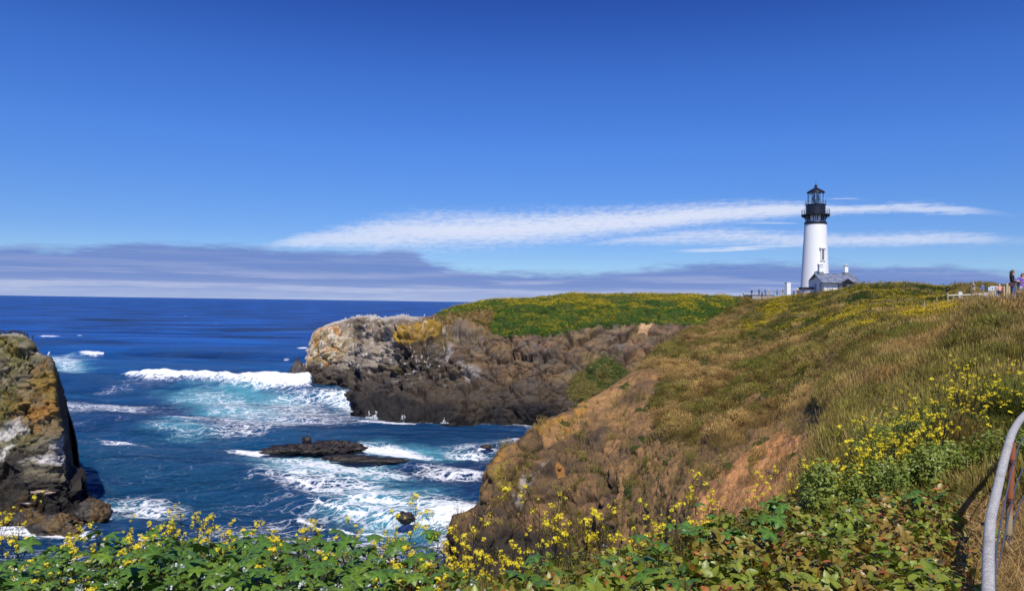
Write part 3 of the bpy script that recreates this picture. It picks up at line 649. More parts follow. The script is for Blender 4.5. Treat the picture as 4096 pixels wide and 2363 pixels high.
# ---------------- sea stack on the left (one rock, a thing)
kc = [(-160, 330, 62, 74, 90), (-100, 330, 64, 74, 90), (-40, 331.5, 66, 75, 90), (0, 333, 67, 75, 90), (12, 333.2, 67, 75, 90), (24, 335, 67, 75, 90), (31, 341, 67, 75.5, 90), (35, 348, 67, 76, 90), (38, 353, 67, 74, 88), (44, 355, 67.5, 73.5, 88),
      (51, 356, 68, 73.5, 87), (54.5, 366, 68.3, 74, 86), (61, 385, 69, 74.5, 85), (67, 405, 69.5, 75, 84), (73, 424, 70, 75.4, 83), (76, 436, 70.2, 75.6, 83), (78, 455, 70.5, 75.6, 82), (81, 472, 70.8, 75.2, 81), (86, 487, 70.5, 74.4, 80), (95, 499, 70, 73, 79), (103, 509, 69.5, 71.5, 78), (106, 518, 70, 71.2, 77), (109, 530, 70, 71, 76), (116, 545, 70, 71, 76)]
cols_ = []
for cx, ty, dw, dt, db in kc:
    wy = 295 + (21.0) * F / dw + 6 + 0.014 * (cx - 512)
    if wy < ty + 4: wy = ty + 4
    n_ = []
    for t in (0, 0.12, 0.25, 0.45, 0.65, 0.85, 1.0):
        pr = (0.0, 0.24, 0.40, 0.58, 0.74, 0.90, 1.0)[(0, 0.12, 0.25, 0.45, 0.65, 0.85, 1.0).index(t)]
        n_.append((wy + 14 + (ty - wy - 14) * t, dw - 1.0 + (dt - dw + 1.0) * pr))
    n_ += [(ty + 3, dt + 5), (ty + 40, db - 2), (545, db + 4)]
    cols_.append((cx, n_))
PX, PY, DD, V = loft(cols_, np.concatenate([np.linspace(-160, 0, 90, endpoint=False), np.linspace(0, 116, 300)]), 420)
rdg = np.interp(PY, [356, 385, 426, 446, 470, 490, 505], [49, 52, 57.5, 59, 61, 66, 92]); fk = sstep(PY, 362, 385) * (1 - sstep(PY, 486, 500))
DD = DD + fk * 0.50 * np.clip(PX - rdg, 0, 24) * (DD < 79); V = P(PX, PY, DD)
Nn = grid_normals(V); p = V.reshape(-1, 3); nn = Nn.reshape(-1, 3); px = PX.ravel(); py = PY.ravel(); z = p[:, 2]
nn = nn * (1 if np.median((nn * (CAM - p)).sum(1)) > 0 else -1)
col_n = fbm(np.stack([p[:, 0] / 0.42, p[:, 1] / 0.42, p[:, 2] / 3.0], 1), 4, 0.6, True)
f1, f2, cid = worley(warp(p, 0.7, 2.5) / np.array([2.2, 2.2, 3.4])); g1, g2, gid = worley(warp(p, 0.3, 1.0) / 0.75 + 5); e1, e2, eid = worley(warp(p, 0.2, 0.6) / 0.34 + 8)
up = sstep(z, 4, 8)
disp = (cid - 0.5) * 0.75 - 0.5 * np.exp(-(f2 - f1) * 9) + (gid - 0.5) * 0.32 - 0.16 * np.exp(-(g2 - g1) * 8) + (eid - .5) * 0.12 + (fbm(p / 1.6, 5, 0.6, True) - 0.6) * 0.9 + (fbm(p / 5.0 + 2, 3) - 0.5) * 1.6
disp += up * (col_n - 0.55) * 1.0
# face with the ridge left of the shaded flank: push the lit face out, tuck the flank in
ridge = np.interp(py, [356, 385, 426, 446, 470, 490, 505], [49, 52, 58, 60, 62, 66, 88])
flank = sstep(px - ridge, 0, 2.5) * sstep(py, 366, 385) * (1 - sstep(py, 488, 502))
rt = sstep(px - ridge, -5, 2); disp = disp * (1 - 0.8 * rt) - 0.25 * rt
cleft = np.exp(-((px - np.interp(py, [470, 500], [67, 70])) / 1.6) ** 2) * sstep(py, 462, 475) * (1 - sstep(py, 490, 500)); disp -= 1.2 * cleft
topl = np.interp(px, [k_[0] for k_ in kc], [k_[1] for k_ in kc]); sk = sstep(py - topl, 0.5, 8) * 0.8 + 0.2
disp *= sk * (1 - sstep(DD.ravel(), 78, 84) * 0.5) * sstep(116 - px, 0, 8)
low_sh = sstep(3.2 - z, 0, 2.5); disp += low_sh * ((fbm(p / 2.6 + 33, 4) - 0.45) * 3.0) * (1 - 0.7 * sstep(px, 60, 85))
p2 = p + nn * disp[:, None]
n_a = fbm(p / 1.1 + 11, 5, 0.6); n_b = fbm(p / 3.2 + 23, 4); n_c = fbm(p / 0.4 + 31, 3)
wpx = px + 20 * (n_b - 0.5); wpy = py + 20 * (fbm(p / 3.2 + 63, 4) - 0.5)
c = mixc(lin(112, 104, 84), lin(84, 78, 62), sstep(n_a, 0.4, 0.6)); c = mixc(c, lin(98, 98, 50), 0.65 * sstep(n_b, 0.45, 0.58) * up)
c = mixc(c, lin(150, 138, 118), 0.6 * sstep(n_c, 0.5, 0.7) * (1 - sstep(py, 385, 420)))
c = mixc(c, lin(142, 108, 56), 0.75 * polymask(wpx, wpy, [(26, 395), (30, 370), (46, 360), (56, 378), (60, 400), (58, 425), (48, 436), (34, 430), (18, 425), (12, 415)], 5) * (0.45 + 0.55 * sstep(n_a, 0.4, 0.6)))
c = mixc(c, lin(160, 110, 44), 0.65 * polymask(wpx, wpy, [(44, 372), (52, 372), (60, 400), (55, 418), (42, 420), (30, 435), (20, 424), (34, 408)], 5) * sstep(fbm(p / 0.8 + 91, 4), 0.48, 0.6))
c = mixc(c, lin(124, 106, 44), 0.6 * sstep(fbm(p / 1.4 + 191, 4), 0.56, 0.66) * up)
wht = np.maximum.reduce([polymask(wpx, wpy, [(58, 424), (66, 421), (67, 438), (64, 452), (52, 452), (47, 446)], 4), polymask(wpx, wpy, [(-20, 430), (8, 425), (22, 420), (26, 432), (14, 452), (10, 466), (-20, 462)], 5), polymask(wpx, wpy, [(34, 458), (48, 452), (58, 455), (56, 466), (34, 470), (26, 466)], 4)])
c = mixc(c, lin(200, 196, 192), 0.92 * wht * sstep(n_a, 0.38, 0.52)); c = mixc(c, lin(120, 116, 112), 0.5 * wht * sstep(n_c, .55, .7))
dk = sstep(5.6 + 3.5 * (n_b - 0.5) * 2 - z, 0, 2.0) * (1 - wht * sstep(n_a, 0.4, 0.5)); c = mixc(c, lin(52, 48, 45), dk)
c = mixc(c, lin(34, 31, 30), sstep(1.8 + 2.0 * (n_b - 0.5) - z, 0, 1.5)); c = mixc(c, lin(40, 36, 34), 0.9 * flank)  # flank: its shade is painted in as a near-black tone
c = mixc(c, lin(86, 68, 28), 0.7 * low_sh * sstep(fbm(p / 1.0 + 44, 4), 0.52, 0.62))
c = mixc(c, lin(150, 142, 130), 0.8 * sstep(topl + 3 - py, 0, 2) * (px < 40))
STACKV = p2.reshape(V.shape)
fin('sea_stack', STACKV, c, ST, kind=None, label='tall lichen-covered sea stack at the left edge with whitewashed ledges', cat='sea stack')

# ---------------- sea
pys = np.concatenate([[0.25, 0.5, 0.8, 1.2, 1.7, 2.3], np.arange(3.0, 250, 0.9), np.arange(250, 420, 4.0)])
dsea = CAM[2] * F / pys                                                 # distance rows
angx = np.concatenate([np.linspace(-3200, -120, 60, endpoint=False), np.arange(-120, 640, 1.7), np.linspace(640, 1200, 120, endpoint=False), np.linspace(1200, 4200, 60)])
DY, AX = np.meshgrid(dsea, (angx - 512) / F, indexing='ij')
Vs = np.stack([AX * DY, DY, np.zeros_like(DY)], -1)
ps = Vs.reshape(-1, 3); spx, spy, sd = proj(ps)
rows = np.gradient(dsea)[:, None] * np.ones_like(DY); step = np.abs(rows).ravel()
def swell(x, y, lam, ang, amp, ph):
    k = 2 * math.pi / lam; c_, s_ = math.cos(R_(ang)), math.sin(R_(ang))
    t = k * (x * c_ + y * s_) + ph
    return amp * (np.sin(t) + 0.25 * np.sin(2 * t + 0.6)) * sstep(lam / (step + 0.01), 4, 9)
wx = ps[:, 0] + 14 * (fbm(ps / 34.0, 3) - 0.5); wy_ = ps[:, 1] + 14 * (fbm(ps / 34.0 + 20, 3) - 0.5)
hz = swell(wx, wy_, 34, 72, 0.42, 0.3) + swell(wx, wy_, 19, 58, 0.22, 1.2) + swell(wx, wy_, 11, 88, 0.12, 2.0) + swell(wx, wy_, 60, 80, 0.45, 4.0) + swell(wx, wy_, 6.5, 70, 0.07, 1.0) + swell(wx, wy_, 150, 78, 0.6, 1.0)
q3 = ps * np.array([1.0, 1.0, 0]); chop = (fbm(q3 / np.array([5.0, 2.6, 1]), 4, 0.55) - 0.5) * 0.75 * sstep(8.0 / (step + .01), 4, 12)
chop += (fbm(q3 / np.array([1.6, 0.9, 1]) + 8, 3, 0.55) - 0.5) * 0.2 * sstep(2.6 / (step + .01), 3, 9)
calm = 0.45 + 0.55 * (1 - np.maximum(ell(spx, spy, 440, 430, 120, 14, 0, 0.7), 0))
hz = (1.35 * hz + 1.3 * chop) * calm
# foam and aerated water, laid out on the plan
wn = fbm(q3 / 16.0 + 3, 4) - 0.5; wm = fbm(q3 / 16.0 + 33, 4) - 0.5; wps = spx + 26 * wn; wpt = spy + 12 * wm
foam = np.zeros(len(ps)); aqua = np.zeros(len(ps))
def addf(m, k=1.0):
    global foam; foam = np.maximum(foam, m * k)
def adda(m, k=1.0):
    global aqua; aqua = np.maximum(aqua, m * k)
brA = polymask(spx + 7 * wn, spy + 3 * wm, [(121, 381.5), (140, 382.5), (158, 379.5), (185, 376), (230, 374), (275, 373), (292, 378), (312, 390), (310, 396), (300, 396.5), (270, 394.5), (240, 393), (215, 390.5), (185, 388), (150, 388), (132, 385.5)], 3.0)
addf(brA, 1.0)
crA = np.exp(-((spy - np.interp(spx, [121, 150, 185, 215, 240, 270, 310], [382, 385.5, 386, 388, 391, 392.5, 393])) / 2.6) ** 2) * (spx > 118) * (spx < 312)
hz += (1.3 * crA * sstep(spx, 118, 150) + .9 * brA) * (.5 + fbm(ps / 3.0 + 5, 4, .6))
fz = (fbm(q3 / np.array([9., 5., 1]) + 71, 4, .6) - .5); brB = polymask(spx + 14 * fz, spy + 5 * fz, [(58, 351.4), (85, 350.6), (98, 350.2), (104, 352), (102, 355.0), (88, 355.0), (75, 353.4)], 1.3); addf(brB, 1.0)
hz += 1.8 * np.exp(-((spy - 353.5) / 2.4) ** 2) * sstep(spx, 60, 80) * (1 - sstep(spx, 110, 135))
addf(ell(spx + 10 * fz, spy + 2.5 * fz, 45, 336.6, 22, 1.2, 2.5, .8), 0.95); addf(ell(spx + 10 * fz, spy + 2 * fz, 78.5, 336.6, 5, 0.8, 0, .8), 0.9)
addf(ell(spx + 10 * fz, spy + 4 * fz, 303, 348.5, 9, 1.8, 0, .8), 0.9); addf(ell(wps, wpt, 300, 364, 12, 3.0, 0, .9), 0.75)
rw = random.Random(5)
for _ in range(26):                                                     # scattered far whitecaps
    cx, cy = rw.uniform(0, 460), rw.uniform(306, 372); addf(ell(spx, spy, cx, cy, rw.uniform(2, 6), rw.uniform(.3, .7), rw.uniform(-4, 4), .8), rw.uniform(0.3, .6))
E_ = lambda cx, cy, rx, ry, a=0., so=.85: ell(wps, wpt, cx, cy, rx, ry, a, so)
cove = sstep(spy, 372, 400) * (1 - ell(spx, spy, 450, 430, 130, 13, 0, .5))
foam = np.maximum(foam, cove * (.2 + .28 * sstep(fbm(q3 / 22.0 + 91, 3), .42, .66)))
for a_ in ((66, 364, 48, 14, 5, .8), (225, 405, 105, 20, 8, .95), (182, 424, 62, 10, 0, .6), (250, 397, 95, 10, 4, .9), (335, 466, 130, 26, 6, 1.0), (405, 503, 125, 38, 5, .9), (415, 448, 105, 15, 5, .9), (125, 500, 95, 28, 0, .5), (345, 402, 60, 10, 8, .5)): adda(E_(*a_[:5]), a_[5])
for a_ in ((232, 404, 100, 19, 8, .46), (180, 424, 70, 10, 0, .36), (118, 436, 60, 10, 14, .62), (66, 362, 40, 12, 5, .55), (145, 494, 85, 28, 6, .54), (100, 505, 30, 16, 20, .92), (40, 530, 80, 14, 0, .8), (70, 533, 50, 9, 10, .9),
           (256, 447, 46, 9, 6, .9), (398, 447, 72, 11, 8, .92), (345, 465, 135, 17, 5, .7), (330, 480, 140, 22, 8, .56), (452, 508, 75, 28, 8, .84), (385, 500, 130, 34, 8, .54), (455, 470, 70, 16, 6, .62), (465, 530, 70, 20, 0, .7), (342, 401, 52, 7, 10, .62), (470, 449, 46, 4, 5, .6)): addf(E_(*a_[:5]), a_[5])
for a, b, th in (((300, 488), (405, 510), 1.3), ((330, 484), (420, 500), 1.0), ((290, 500), (400, 520), 1.2), ((350, 478), (440, 492), 1.0), ((280, 470), (330, 486), 1.2), ((88, 430), (150, 448), 1.4)):
    x = np.clip((spx - a[0]) / (b[0] - a[0]), 0, 1); yl = a[1] + (b[1] - a[1]) * (x ** 0.8) + 12 * wm + 5 * fz
    addf(np.exp(-((spy - yl) / th) ** 2) * sstep(spx, a[0] - 6, a[0] + 14) * (1 - sstep(spx, b[0] - 16, b[0] + 6)), 0.8)
addf(ell(wps, spy + 2 * wm + 3 * fz, 388, 420.8, 52, 3.4, 3, 0.8), 0.95); addf(ell(spx, spy, 484, 445.5, 10, 0.9, 4, .6), 0.9)
# foam hugging rocks at the waterline
hz = np.where(sd > 30000, 0, hz)
Vs2 = ps.copy(); Vs2[:, 2] += hz
me = np_mesh('sea', Vs2, grid_faces(*DY.shape)[:, ::-1], True); fattr(me, 'foam', foam); fattr(me, 'aqua', aqua)
m = bpy.data.materials.new('sea_water'); m.use_nodes = True; t = NT(m.node_tree); MATS['sea'] = m
pos = t.a('ShaderNodeNewGeometry').outputs['Position']
fa = t.a('ShaderNodeAttribute', attribute_name='foam').outputs['Fac']; aa = t.a('ShaderNodeAttribute', attribute_name='aqua').outputs['Fac']
wv = t.a('ShaderNodeMapping', {'Vector': pos, 'Scale': (1.0, 1.0, 0.0), 'Rotation': (0, 0, R_(-14))}).outputs[0]
wd = t.vm('ADD', wv, t.vm('SCALE', t.vm('SUBTRACT', t.noise(wv, 0.16, 4, 0.6, 0, 1), (0.5, 0.5, 0.5))))
wdn = [n for n in t.n if n.type == 'VECT_MATH' and n.operation == 'SCALE'][-1]; wdn.inputs['Scale'].default_value = 7.0
st = t.a('ShaderNodeMapping', {'Vector': wd, 'Scale': (0.42, 1.0, 1.0)}).outputs[0]
v1 = t.a('ShaderNodeTexVoronoi', {'Vector': st, 'Scale': 0.55}, feature='DISTANCE_TO_EDGE').outputs[0]
v2 = t.a('ShaderNodeTexVoronoi', {'Vector': st, 'Scale': 1.5}, feature='DISTANCE_TO_EDGE').outputs[0]
lace = t.m('MAXIMUM', t.rng(v1, 0.16, 0.0), t.m('MULTIPLY', t.rng(v2, 0.2, 0.0), 0.8))
fn = t.noise(st, 0.9, 8, 0.68)
fn2 = t.noise(st, 0.22, 5, 0.6)
pat = t.m('ADD', t.m('MULTIPLY', lace, 0.42), t.m('ADD', t.m('MULTIPLY', fn, 0.45), t.m('MULTIPLY', fn2, 0.30)))
val = t.m('ADD', t.m('MULTIPLY', fa, 0.92), t.m('SUBTRACT', pat, 0.97))
ff = t.m('MULTIPLY', t.m('MULTIPLY', t.rng(val, -0.04, 0.36), t.rng(fa, 0.05, 0.3)), t.rng(fa, 0.2, 0.95, 0.72, 1.0))
veil = t.m('MULTIPLY', t.rng(t.m('ADD', aa, t.m('ADD', t.m('MULTIPLY', t.m('SUBTRACT', fn2, 0.5), 1.3), t.m('MULTIPLY', t.m('SUBTRACT', fn, 0.5), 0.9))), 0.1, 1.05), 0.92)
dist = t.a('ShaderNodeSeparateXYZ', {0: pos}).outputs[1]
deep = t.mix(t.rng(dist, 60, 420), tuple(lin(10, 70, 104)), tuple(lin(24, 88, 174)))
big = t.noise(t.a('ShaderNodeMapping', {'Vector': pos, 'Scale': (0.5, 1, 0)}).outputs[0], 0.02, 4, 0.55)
deep = t.mix(t.rng(big, 0.35, 0.68), deep, tuple(lin(5, 40, 88)))  # broad tone changes of reflecting wave slopes, put into the base colour
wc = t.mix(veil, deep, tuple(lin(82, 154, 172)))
ripv = t.a('ShaderNodeMapping', {'Vector': pos, 'Scale': (0.55, 1.25, 1.0), 'Rotation': (0, 0, R_(-8))}).outputs[0]
lg = t.a('ShaderNodeMapping', {'Vector': pos, 'Scale': (0.35, 1.0, 0.0), 'Rotation': (0, 0, R_(-6))}).outputs[0]
rip = t.m('ADD', t.m('MULTIPLY', t.noise(ripv, 0.5, 8, 0.66), 1.0), t.m('MULTIPLY', t.noise(ripv, 2.6, 6, 0.6), 0.25))
rip = t.m('ADD', rip, t.m('MULTIPLY', t.noise(lg, 0.13, 5, 0.6, 0.3), 4.5))
rip = t.m('ADD', rip, t.m('MULTIPLY', t.noise(lg, 0.035, 5, 0.62, 0.3), t.m('MULTIPLY', t.rng(dist, 150, 500), 26.0)))
bn = t.a('ShaderNodeBump', {'Strength': 1.0, 'Distance': 1.0, 'Height': rip})
wdif = t.a('ShaderNodeBsdfDiffuse', {'Color': wc, 'Normal': bn.outputs[0]})
wglo = t.a('ShaderNodeBsdfGlossy', {'Color': (1, 1, 1, 1), 'Roughness': 0.13, 'Normal': bn.outputs[0]})
frs = t.a('ShaderNodeFresnel', {'IOR': 1.33, 'Normal': bn.outputs[0]}).outputs[0]
wat = t.a('ShaderNodeMixShader', {0: t.m('MINIMUM', t.m('MULTIPLY', frs, 1.1), 0.42), 1: wdif.outputs[0], 2: wglo.outputs[0]})
bf = t.a('ShaderNodeBump', {'Strength': 0.8, 'Distance': 0.25, 'Height': fn})
fo = t.a('ShaderNodeBsdfPrincipled', {'Base Color': (0.82, 0.84, 0.86, 1), 'Roughness': 0.75, 'Specular IOR Level': 0.2, 'Normal': bf.outputs[0]})
mx = t.a('ShaderNodeMixShader', {0: ff, 1: wat.outputs[0], 2: fo.outputs[0]})
t.a('ShaderNodeOutputMaterial', {0: mx.outputs[0]})
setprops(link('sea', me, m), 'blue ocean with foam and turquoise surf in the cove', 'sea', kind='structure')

# ---------------- rocks in the water: each a lump with its own ridges
WET = terrain_mat('wet_rock', 2.2, 0.12, 0.45, 0.5, 0.4)
DRY = terrain_mat('dry_rock', 5.0, 0.03, 0.85, 0.25, 0.4)
def lump(name, c0, size, rz, label, cat, mt, colA, colB, seed, group=None, nlat=36, nlon=60, rough=0.35, flat=1.0, cell=0.7):
    th = np.linspace(0, math.pi, nlat)[:, None]; ph = np.linspace(0, 2 * math.pi, nlon, endpoint=False)[None, :]
    u = np.stack([np.sin(th) * np.cos(ph), np.sin(th) * np.sin(ph), np.cos(th) * np.ones_like(ph)], -1).reshape(-1, 3)
    s = np.array(size); w_ = u * s; k = s.min()
    sp = w_ / (k * 1.1) + seed * 7.7
    f1, f2, cid = worley(warp(sp, .25, .6) / cell)
    r = 1 + rough * ((cid - 0.5) * 0.9 - 0.35 * np.exp(-(f2 - f1) * 7) + (fbm(sp * 1.7, 4, .6, True) - 0.6) * 1.1 + (fbm(sp * 0.6, 3) - 0.5) * 1.3)
    w_ = w_ * r[:, None]; cs, sn = math.cos(rz), math.sin(rz)
    w_ = np.stack([w_[:, 0] * cs - w_[:, 1] * sn, w_[:, 0] * sn + w_[:, 1] * cs, w_[:, 2]], 1)
    i = np.arange(nlat * nlon).reshape(nlat, nlon); j = np.roll(i, -1, 1)
    f = np.stack([i[:-1], i[1:], j[1:], j[:-1]], -1).reshape(-1, 4)
    c = mixc(colA, colB, sstep(fbm(sp * 1.5 + 9, 4), 0.4, 0.62))
    me = np_mesh(name, w_, f, True, c); o = link(name, me, mt); o.location = c0; setprops(o, label, cat, group); return o
def at_sea(px, py, dz=0.0): q = P(px, py, sea_d(px, py)); q[2] += dz; return q
blk, dkb = lin(32, 28, 27), lin(48, 39, 33)
RI = [0]
def srock(px, py, size, rz, label, dz=0.0, group=None, colA=blk, colB=dkb, name='rock', **k):
    RI[0] += 1; return lump(name, at_sea(px, py, dz), size, R_(rz), label, 'rock', WET, colA, colB, RI[0] + 2.3, group, **k)
reef = 'dark rocks awash in the cove'
srock(313, 449, (5.6, 1.9, .6), -6, 'long low black reef rock ringed by foam in mid cove', 0.1, reef, nlat=50, nlon=90, cell=0.5)
srock(338, 447, (3.9, 1.6, .75), -12, 'higher dark slab at the right of the reef in mid cove', 0.1, reef, nlat=50, nlon=90, cell=0.5)
srock(306.5, 442, (.7, .65, .8), 0, 'small round knob standing up on the far side of the reef', 0.2, reef)
srock(282, 450, (3.2, 1.2, 0.5), 8, 'flat tail rock at the left end of the reef', 0.0, reef)
srock(352, 458, (4.0, 1.2, 0.5), -4, 'smooth wet slab in foam below the reef', 0.0, reef, rough=0.2)
srock(378, 459.5, (4.0, 1.0, 0.34), -3, 'thin half-submerged slab right of the smooth wet one', 0.0, reef, rough=0.2)
srock(405.5, 518, (.85, .7, .55), 0, 'single rounded dark boulder in white foam near the bluff', 0.1)
srock(353, 398, (3.6, 2.0, 1.1), 5, 'low dark rock just off the headland foot', 0.1)
srock(281, 383.5, (3.6, 1.4, 0.9), -25, 'thin dark ledge in surf left of the pointed rock', 0.2)
srock(276, 386, (2.2, 0.9, 0.6), -20, 'small rock lowest in the surf at the headland tip', 0.2)
srock(487, 446.5, (0.9, 0.6, 0.35), 0, 'tiny rock with white wash in the calm corner', 0.05)
# pointed rock at the tip of the headland
q = at_sea(296.5, 387, 0.0); q[1] += 1.5
me_o = lump('pointed_rock', q, (3.1, 2.6, 6.9), 0.3, 'pointed black rock standing beside the headland nose', 'rock', WET, lin(44, 40, 40), lin(64, 58, 56), 41.0, rough=0.22, nlat=50, nlon=70)
co = np.zeros(len(me_o.data.vertices) * 3); me_o.data.vertices.foreach_get('co', co); co = co.reshape(-1, 3)
tz = np.clip((co[:, 2] + 1) / 8.0, 0, 1); co[:, 0] *= (1.25 - 0.85 * tz); co[:, 1] *= (1.2 - 0.8 * tz); me_o.data.vertices.foreach_set('co', co.ravel()); me_o.data.update()
# skirt rocks at the foot of the stack
sk = 'seaweed-covered rocks at the foot of the sea stack'
ska, skb = lin(50, 44, 40), lin(92, 72, 36)
srock(91, 517, (1.5, 1.6, 1.35), 10, 'blunt dark rock at the right tip of the stack foot', 0.2, sk, ska, skb, cell=.55, nlat=44, nlon=70)
srock(55, 527, (2.3, 1.5, 1.1), -12, 'brown weedy rock shelf nearest the camera below the stack', 0.1, sk, ska, skb, cell=.5, nlat=44, nlon=70)
srock(28, 521, (1.5, 1.3, 1.0), 0, 'low weedy rock under the seals', 0.1, sk, ska, skb, cell=.5)
srock(4, 521, (1.1, 1.0, .8), 0, 'dark rock at the left frame edge below the stack', 0.1, sk, ska, skb)
srock(72, 533, (1.1, 0.6, 0.4), -25, 'thin weedy tail of rock trailing into the water', 0.05, sk, ska, skb)

# little waterfalls draining off the headland ledge, following the rock face
WFM = bpy.data.materials.new('falling_water'); WFM.use_nodes = True; t = NT(WFM.node_tree); tc_ = t.a('ShaderNodeNewGeometry').outputs['Position']
wn_ = t.noise(t.a('ShaderNodeMapping', {'Vector': tc_, 'Scale': (6, 6, .8)}).outputs[0], 1.0, 4, .6)
t.a('ShaderNodeOutputMaterial', {0: t.a('ShaderNodeMixShader', {0: t.rng(wn_, .38, .62), 1: t.a('ShaderNodeBsdfTransparent').outputs[0], 2: t.a('ShaderNodeBsdfDiffuse', {'Color': (.5, .54, .58, 1)}).outputs[0]}).outputs[0]})
Hc, Hx = HEAD['P'], HEAD['PX'][0]
for fx, zt, wd_, lb in ((369, .9, .7, 'leftmost white spill off the headland ledge'), (376.5, 1.0, .9, 'broadest white spill off the headland ledge'), (403, .8, .5, 'thin spill in the middle of the headland ledge'), (444.5, .8, .5, 'lone spill far to the right on the ledge')):
    j = int(np.argmin(np.abs(Hx - fx))); c_ = Hc[:, j]; ii = [k for k in range(len(c_)) if -.5 < c_[k, 2] < zt][:60]
    ii = [k for k in ii if k < ii[0] + 40]; rows_ = [c_[k] for k in ii]; yf = np.minimum.accumulate(np.array([r[1] for r in rows_])[::-1])[::-1]
    v = []; f = []; base_ = rows_[0].copy(); base_[2] = 0
    for a, r in enumerate(rows_):
        ww = wd_ * (.12 + 1.3 * (1 - a / len(rows_)) ** 1.6) * rw.uniform(.85, 1.15); y_ = yf[a] - .12
        v += [(r[0] - ww, y_ + .05, r[2]), (r[0] - ww * .4, y_ - .12, r[2]), (r[0] + ww * .4, y_ - .1, r[2]), (r[0] + ww, y_ + .05, r[2])]
    for a in range(len(rows_) - 1):
        for b in range(3): f.append((4 * a + b, 4 * a + b + 1, 4 * a + b + 5, 4 * a + b + 4))
    setprops(MB().add(v, f).build('waterfall', WFM, None, True), lb, 'waterfall', 'spills of water off the headland ledge')

# ================================================================== VEGETATION
def sample(G, wgt, n, wlo=-80, whi=1090):
    Pp, PX, PY = G['P'], G['PX'], G['PY']
    ar = np.abs(np.gradient(PX, axis=1) * np.gradient(PY, axis=0)); ok = (PX > wlo) & (PX < whi)
    wg = (wgt * ar * ok)[:-1, :-1].ravel(); wg = np.clip(wg, 0, None); cum = np.cumsum(wg); cum /= cum[-1]
    k = np.searchsorted(cum, rng.random(n)); k = np.minimum(k, len(wg) - 1); nc = PX.shape[1] - 1; i, j = k // nc, k % nc
    a, b = rng.random(n)[:, None], rng.random(n)[:, None]
    q = (Pp[i, j] * (1 - a) + Pp[i + 1, j] * a) * (1 - b) + (Pp[i, j + 1] * (1 - a) + Pp[i + 1, j + 1] * a) * b
    return q, PX[i, j], PY[i, j], (i, j)
def rots(n, tilt=0.2): return np.stack([rng.normal(0, tilt, n), rng.normal(0, tilt, n), rng.random(n) * 6.283], 1)

GRASS = leaf_mat('grass_blade', None, 0.65, 0.25, 0.3, spec=0.2)
LEAFI = leaf_mat('clump_leaf', None, 0.5, 0.25, 0.3)
def grass_proto(nb, h, spread, width, lean, seed, head=False):
    r = random.Random(seed); v = []; f = []; c = []
    for _ in range(nb):
        a = r.uniform(0, 6.283); x, y = spread * r.random() * math.cos(a), spread * r.random() * math.sin(a); hh = h * r.uniform(0.55, 1.1)
        ld = r.uniform(0, 6.283); l = lean * r.uniform(0.3, 1.2) * hh; w_ = width * r.uniform(.7, 1.3); wx, wy = -math.sin(ld) * w_, math.cos(ld) * w_
        if r.random() < .5: wx, wy = w_ * math.cos(a), w_ * math.sin(a)
        b = len(v); lx, ly = math.cos(ld) * l, math.sin(ld) * l
        v += [(x - wx, y - wy, 0), (x + wx, y + wy, 0), (x + lx * .35 - wx * .8, y + ly * .35 - wy * .8, hh * .6), (x + lx * .35 + wx * .8, y + ly * .35 + wy * .8, hh * .6), (x + lx, y + ly, hh)]
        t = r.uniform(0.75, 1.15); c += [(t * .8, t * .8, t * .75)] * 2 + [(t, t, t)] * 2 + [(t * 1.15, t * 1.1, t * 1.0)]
        f += [(b, b + 1, b + 3, b + 2), (b + 2, b + 3, b + 4)]
        if head:
            e = len(v); s = w_ * 2.2; v += [(x + lx, y + ly, hh * .9), (x + lx + s, y + ly, hh), (x + lx, y + ly, hh * 1.18), (x + lx - s, y + ly, hh)]; f += [(e, e + 1, e + 2, e + 3)]; c += [(1.25, 1.15, .95)] * 4
    return proto('tuft', v, f, GRASS, c)
def clump_proto(nl, rad, hgt, ls, seed, mt=LEAFI):
    r = random.Random(seed); v = []; f = []; c = []
    for _ in range(nl):
        th = r.uniform(0, 6.283); ph = math.acos(r.uniform(0.0, 1)); k = r.uniform(.6, 1.0)
        o = Vector((rad * k * math.sin(ph) * math.cos(th), rad * k * math.sin(ph) * math.sin(th), hgt * k * math.cos(ph)))
        n = (o.normalized() + Vector((r.uniform(-.8, .8), r.uniform(-.8, .8), r.uniform(-.2, .8)))).normalized(); a = n.orthogonal().normalized()
        a = Matrix.Rotation(r.uniform(0, 6.28), 3, n) @ a; b_ = n.cross(a); s = ls * r.uniform(.7, 1.3); e = len(v)
        v += [o - a * s, o + b_ * s * .5 + n * s * .15, o + a * s, o - b_ * s * .5 + n * s * .15]; f.append((e, e + 1, e + 2, e + 3)); t = r.uniform(.75, 1.2); c += [(t, t, t)] * 4
    return proto('clump', [tuple(q) for q in v], f, mt, c)
def dots_proto(nd, rad, hgt, ls, seed, mt):
    r = random.Random(seed); v = []; f = []
    for _ in range(nd):
        o = Vector((r.gauss(0, rad), r.gauss(0, rad), hgt * r.uniform(.6, 1.15))); n = Vector((r.uniform(-1, 1), r.uniform(-1.4, .4), r.uniform(.2, 1.2))).normalized()
        a = n.orthogonal().normalized(); b_ = n.cross(a); s = ls * r.uniform(.7, 1.3); e = len(v)
        v += [o - a * s - b_ * s, o + a * s - b_ * s, o + a * s + b_ * s, o - a * s + b_ * s]; f.append((e, e + 1, e + 2, e + 3))
    return proto('blossoms', [tuple(q) for q in v], f, mt)

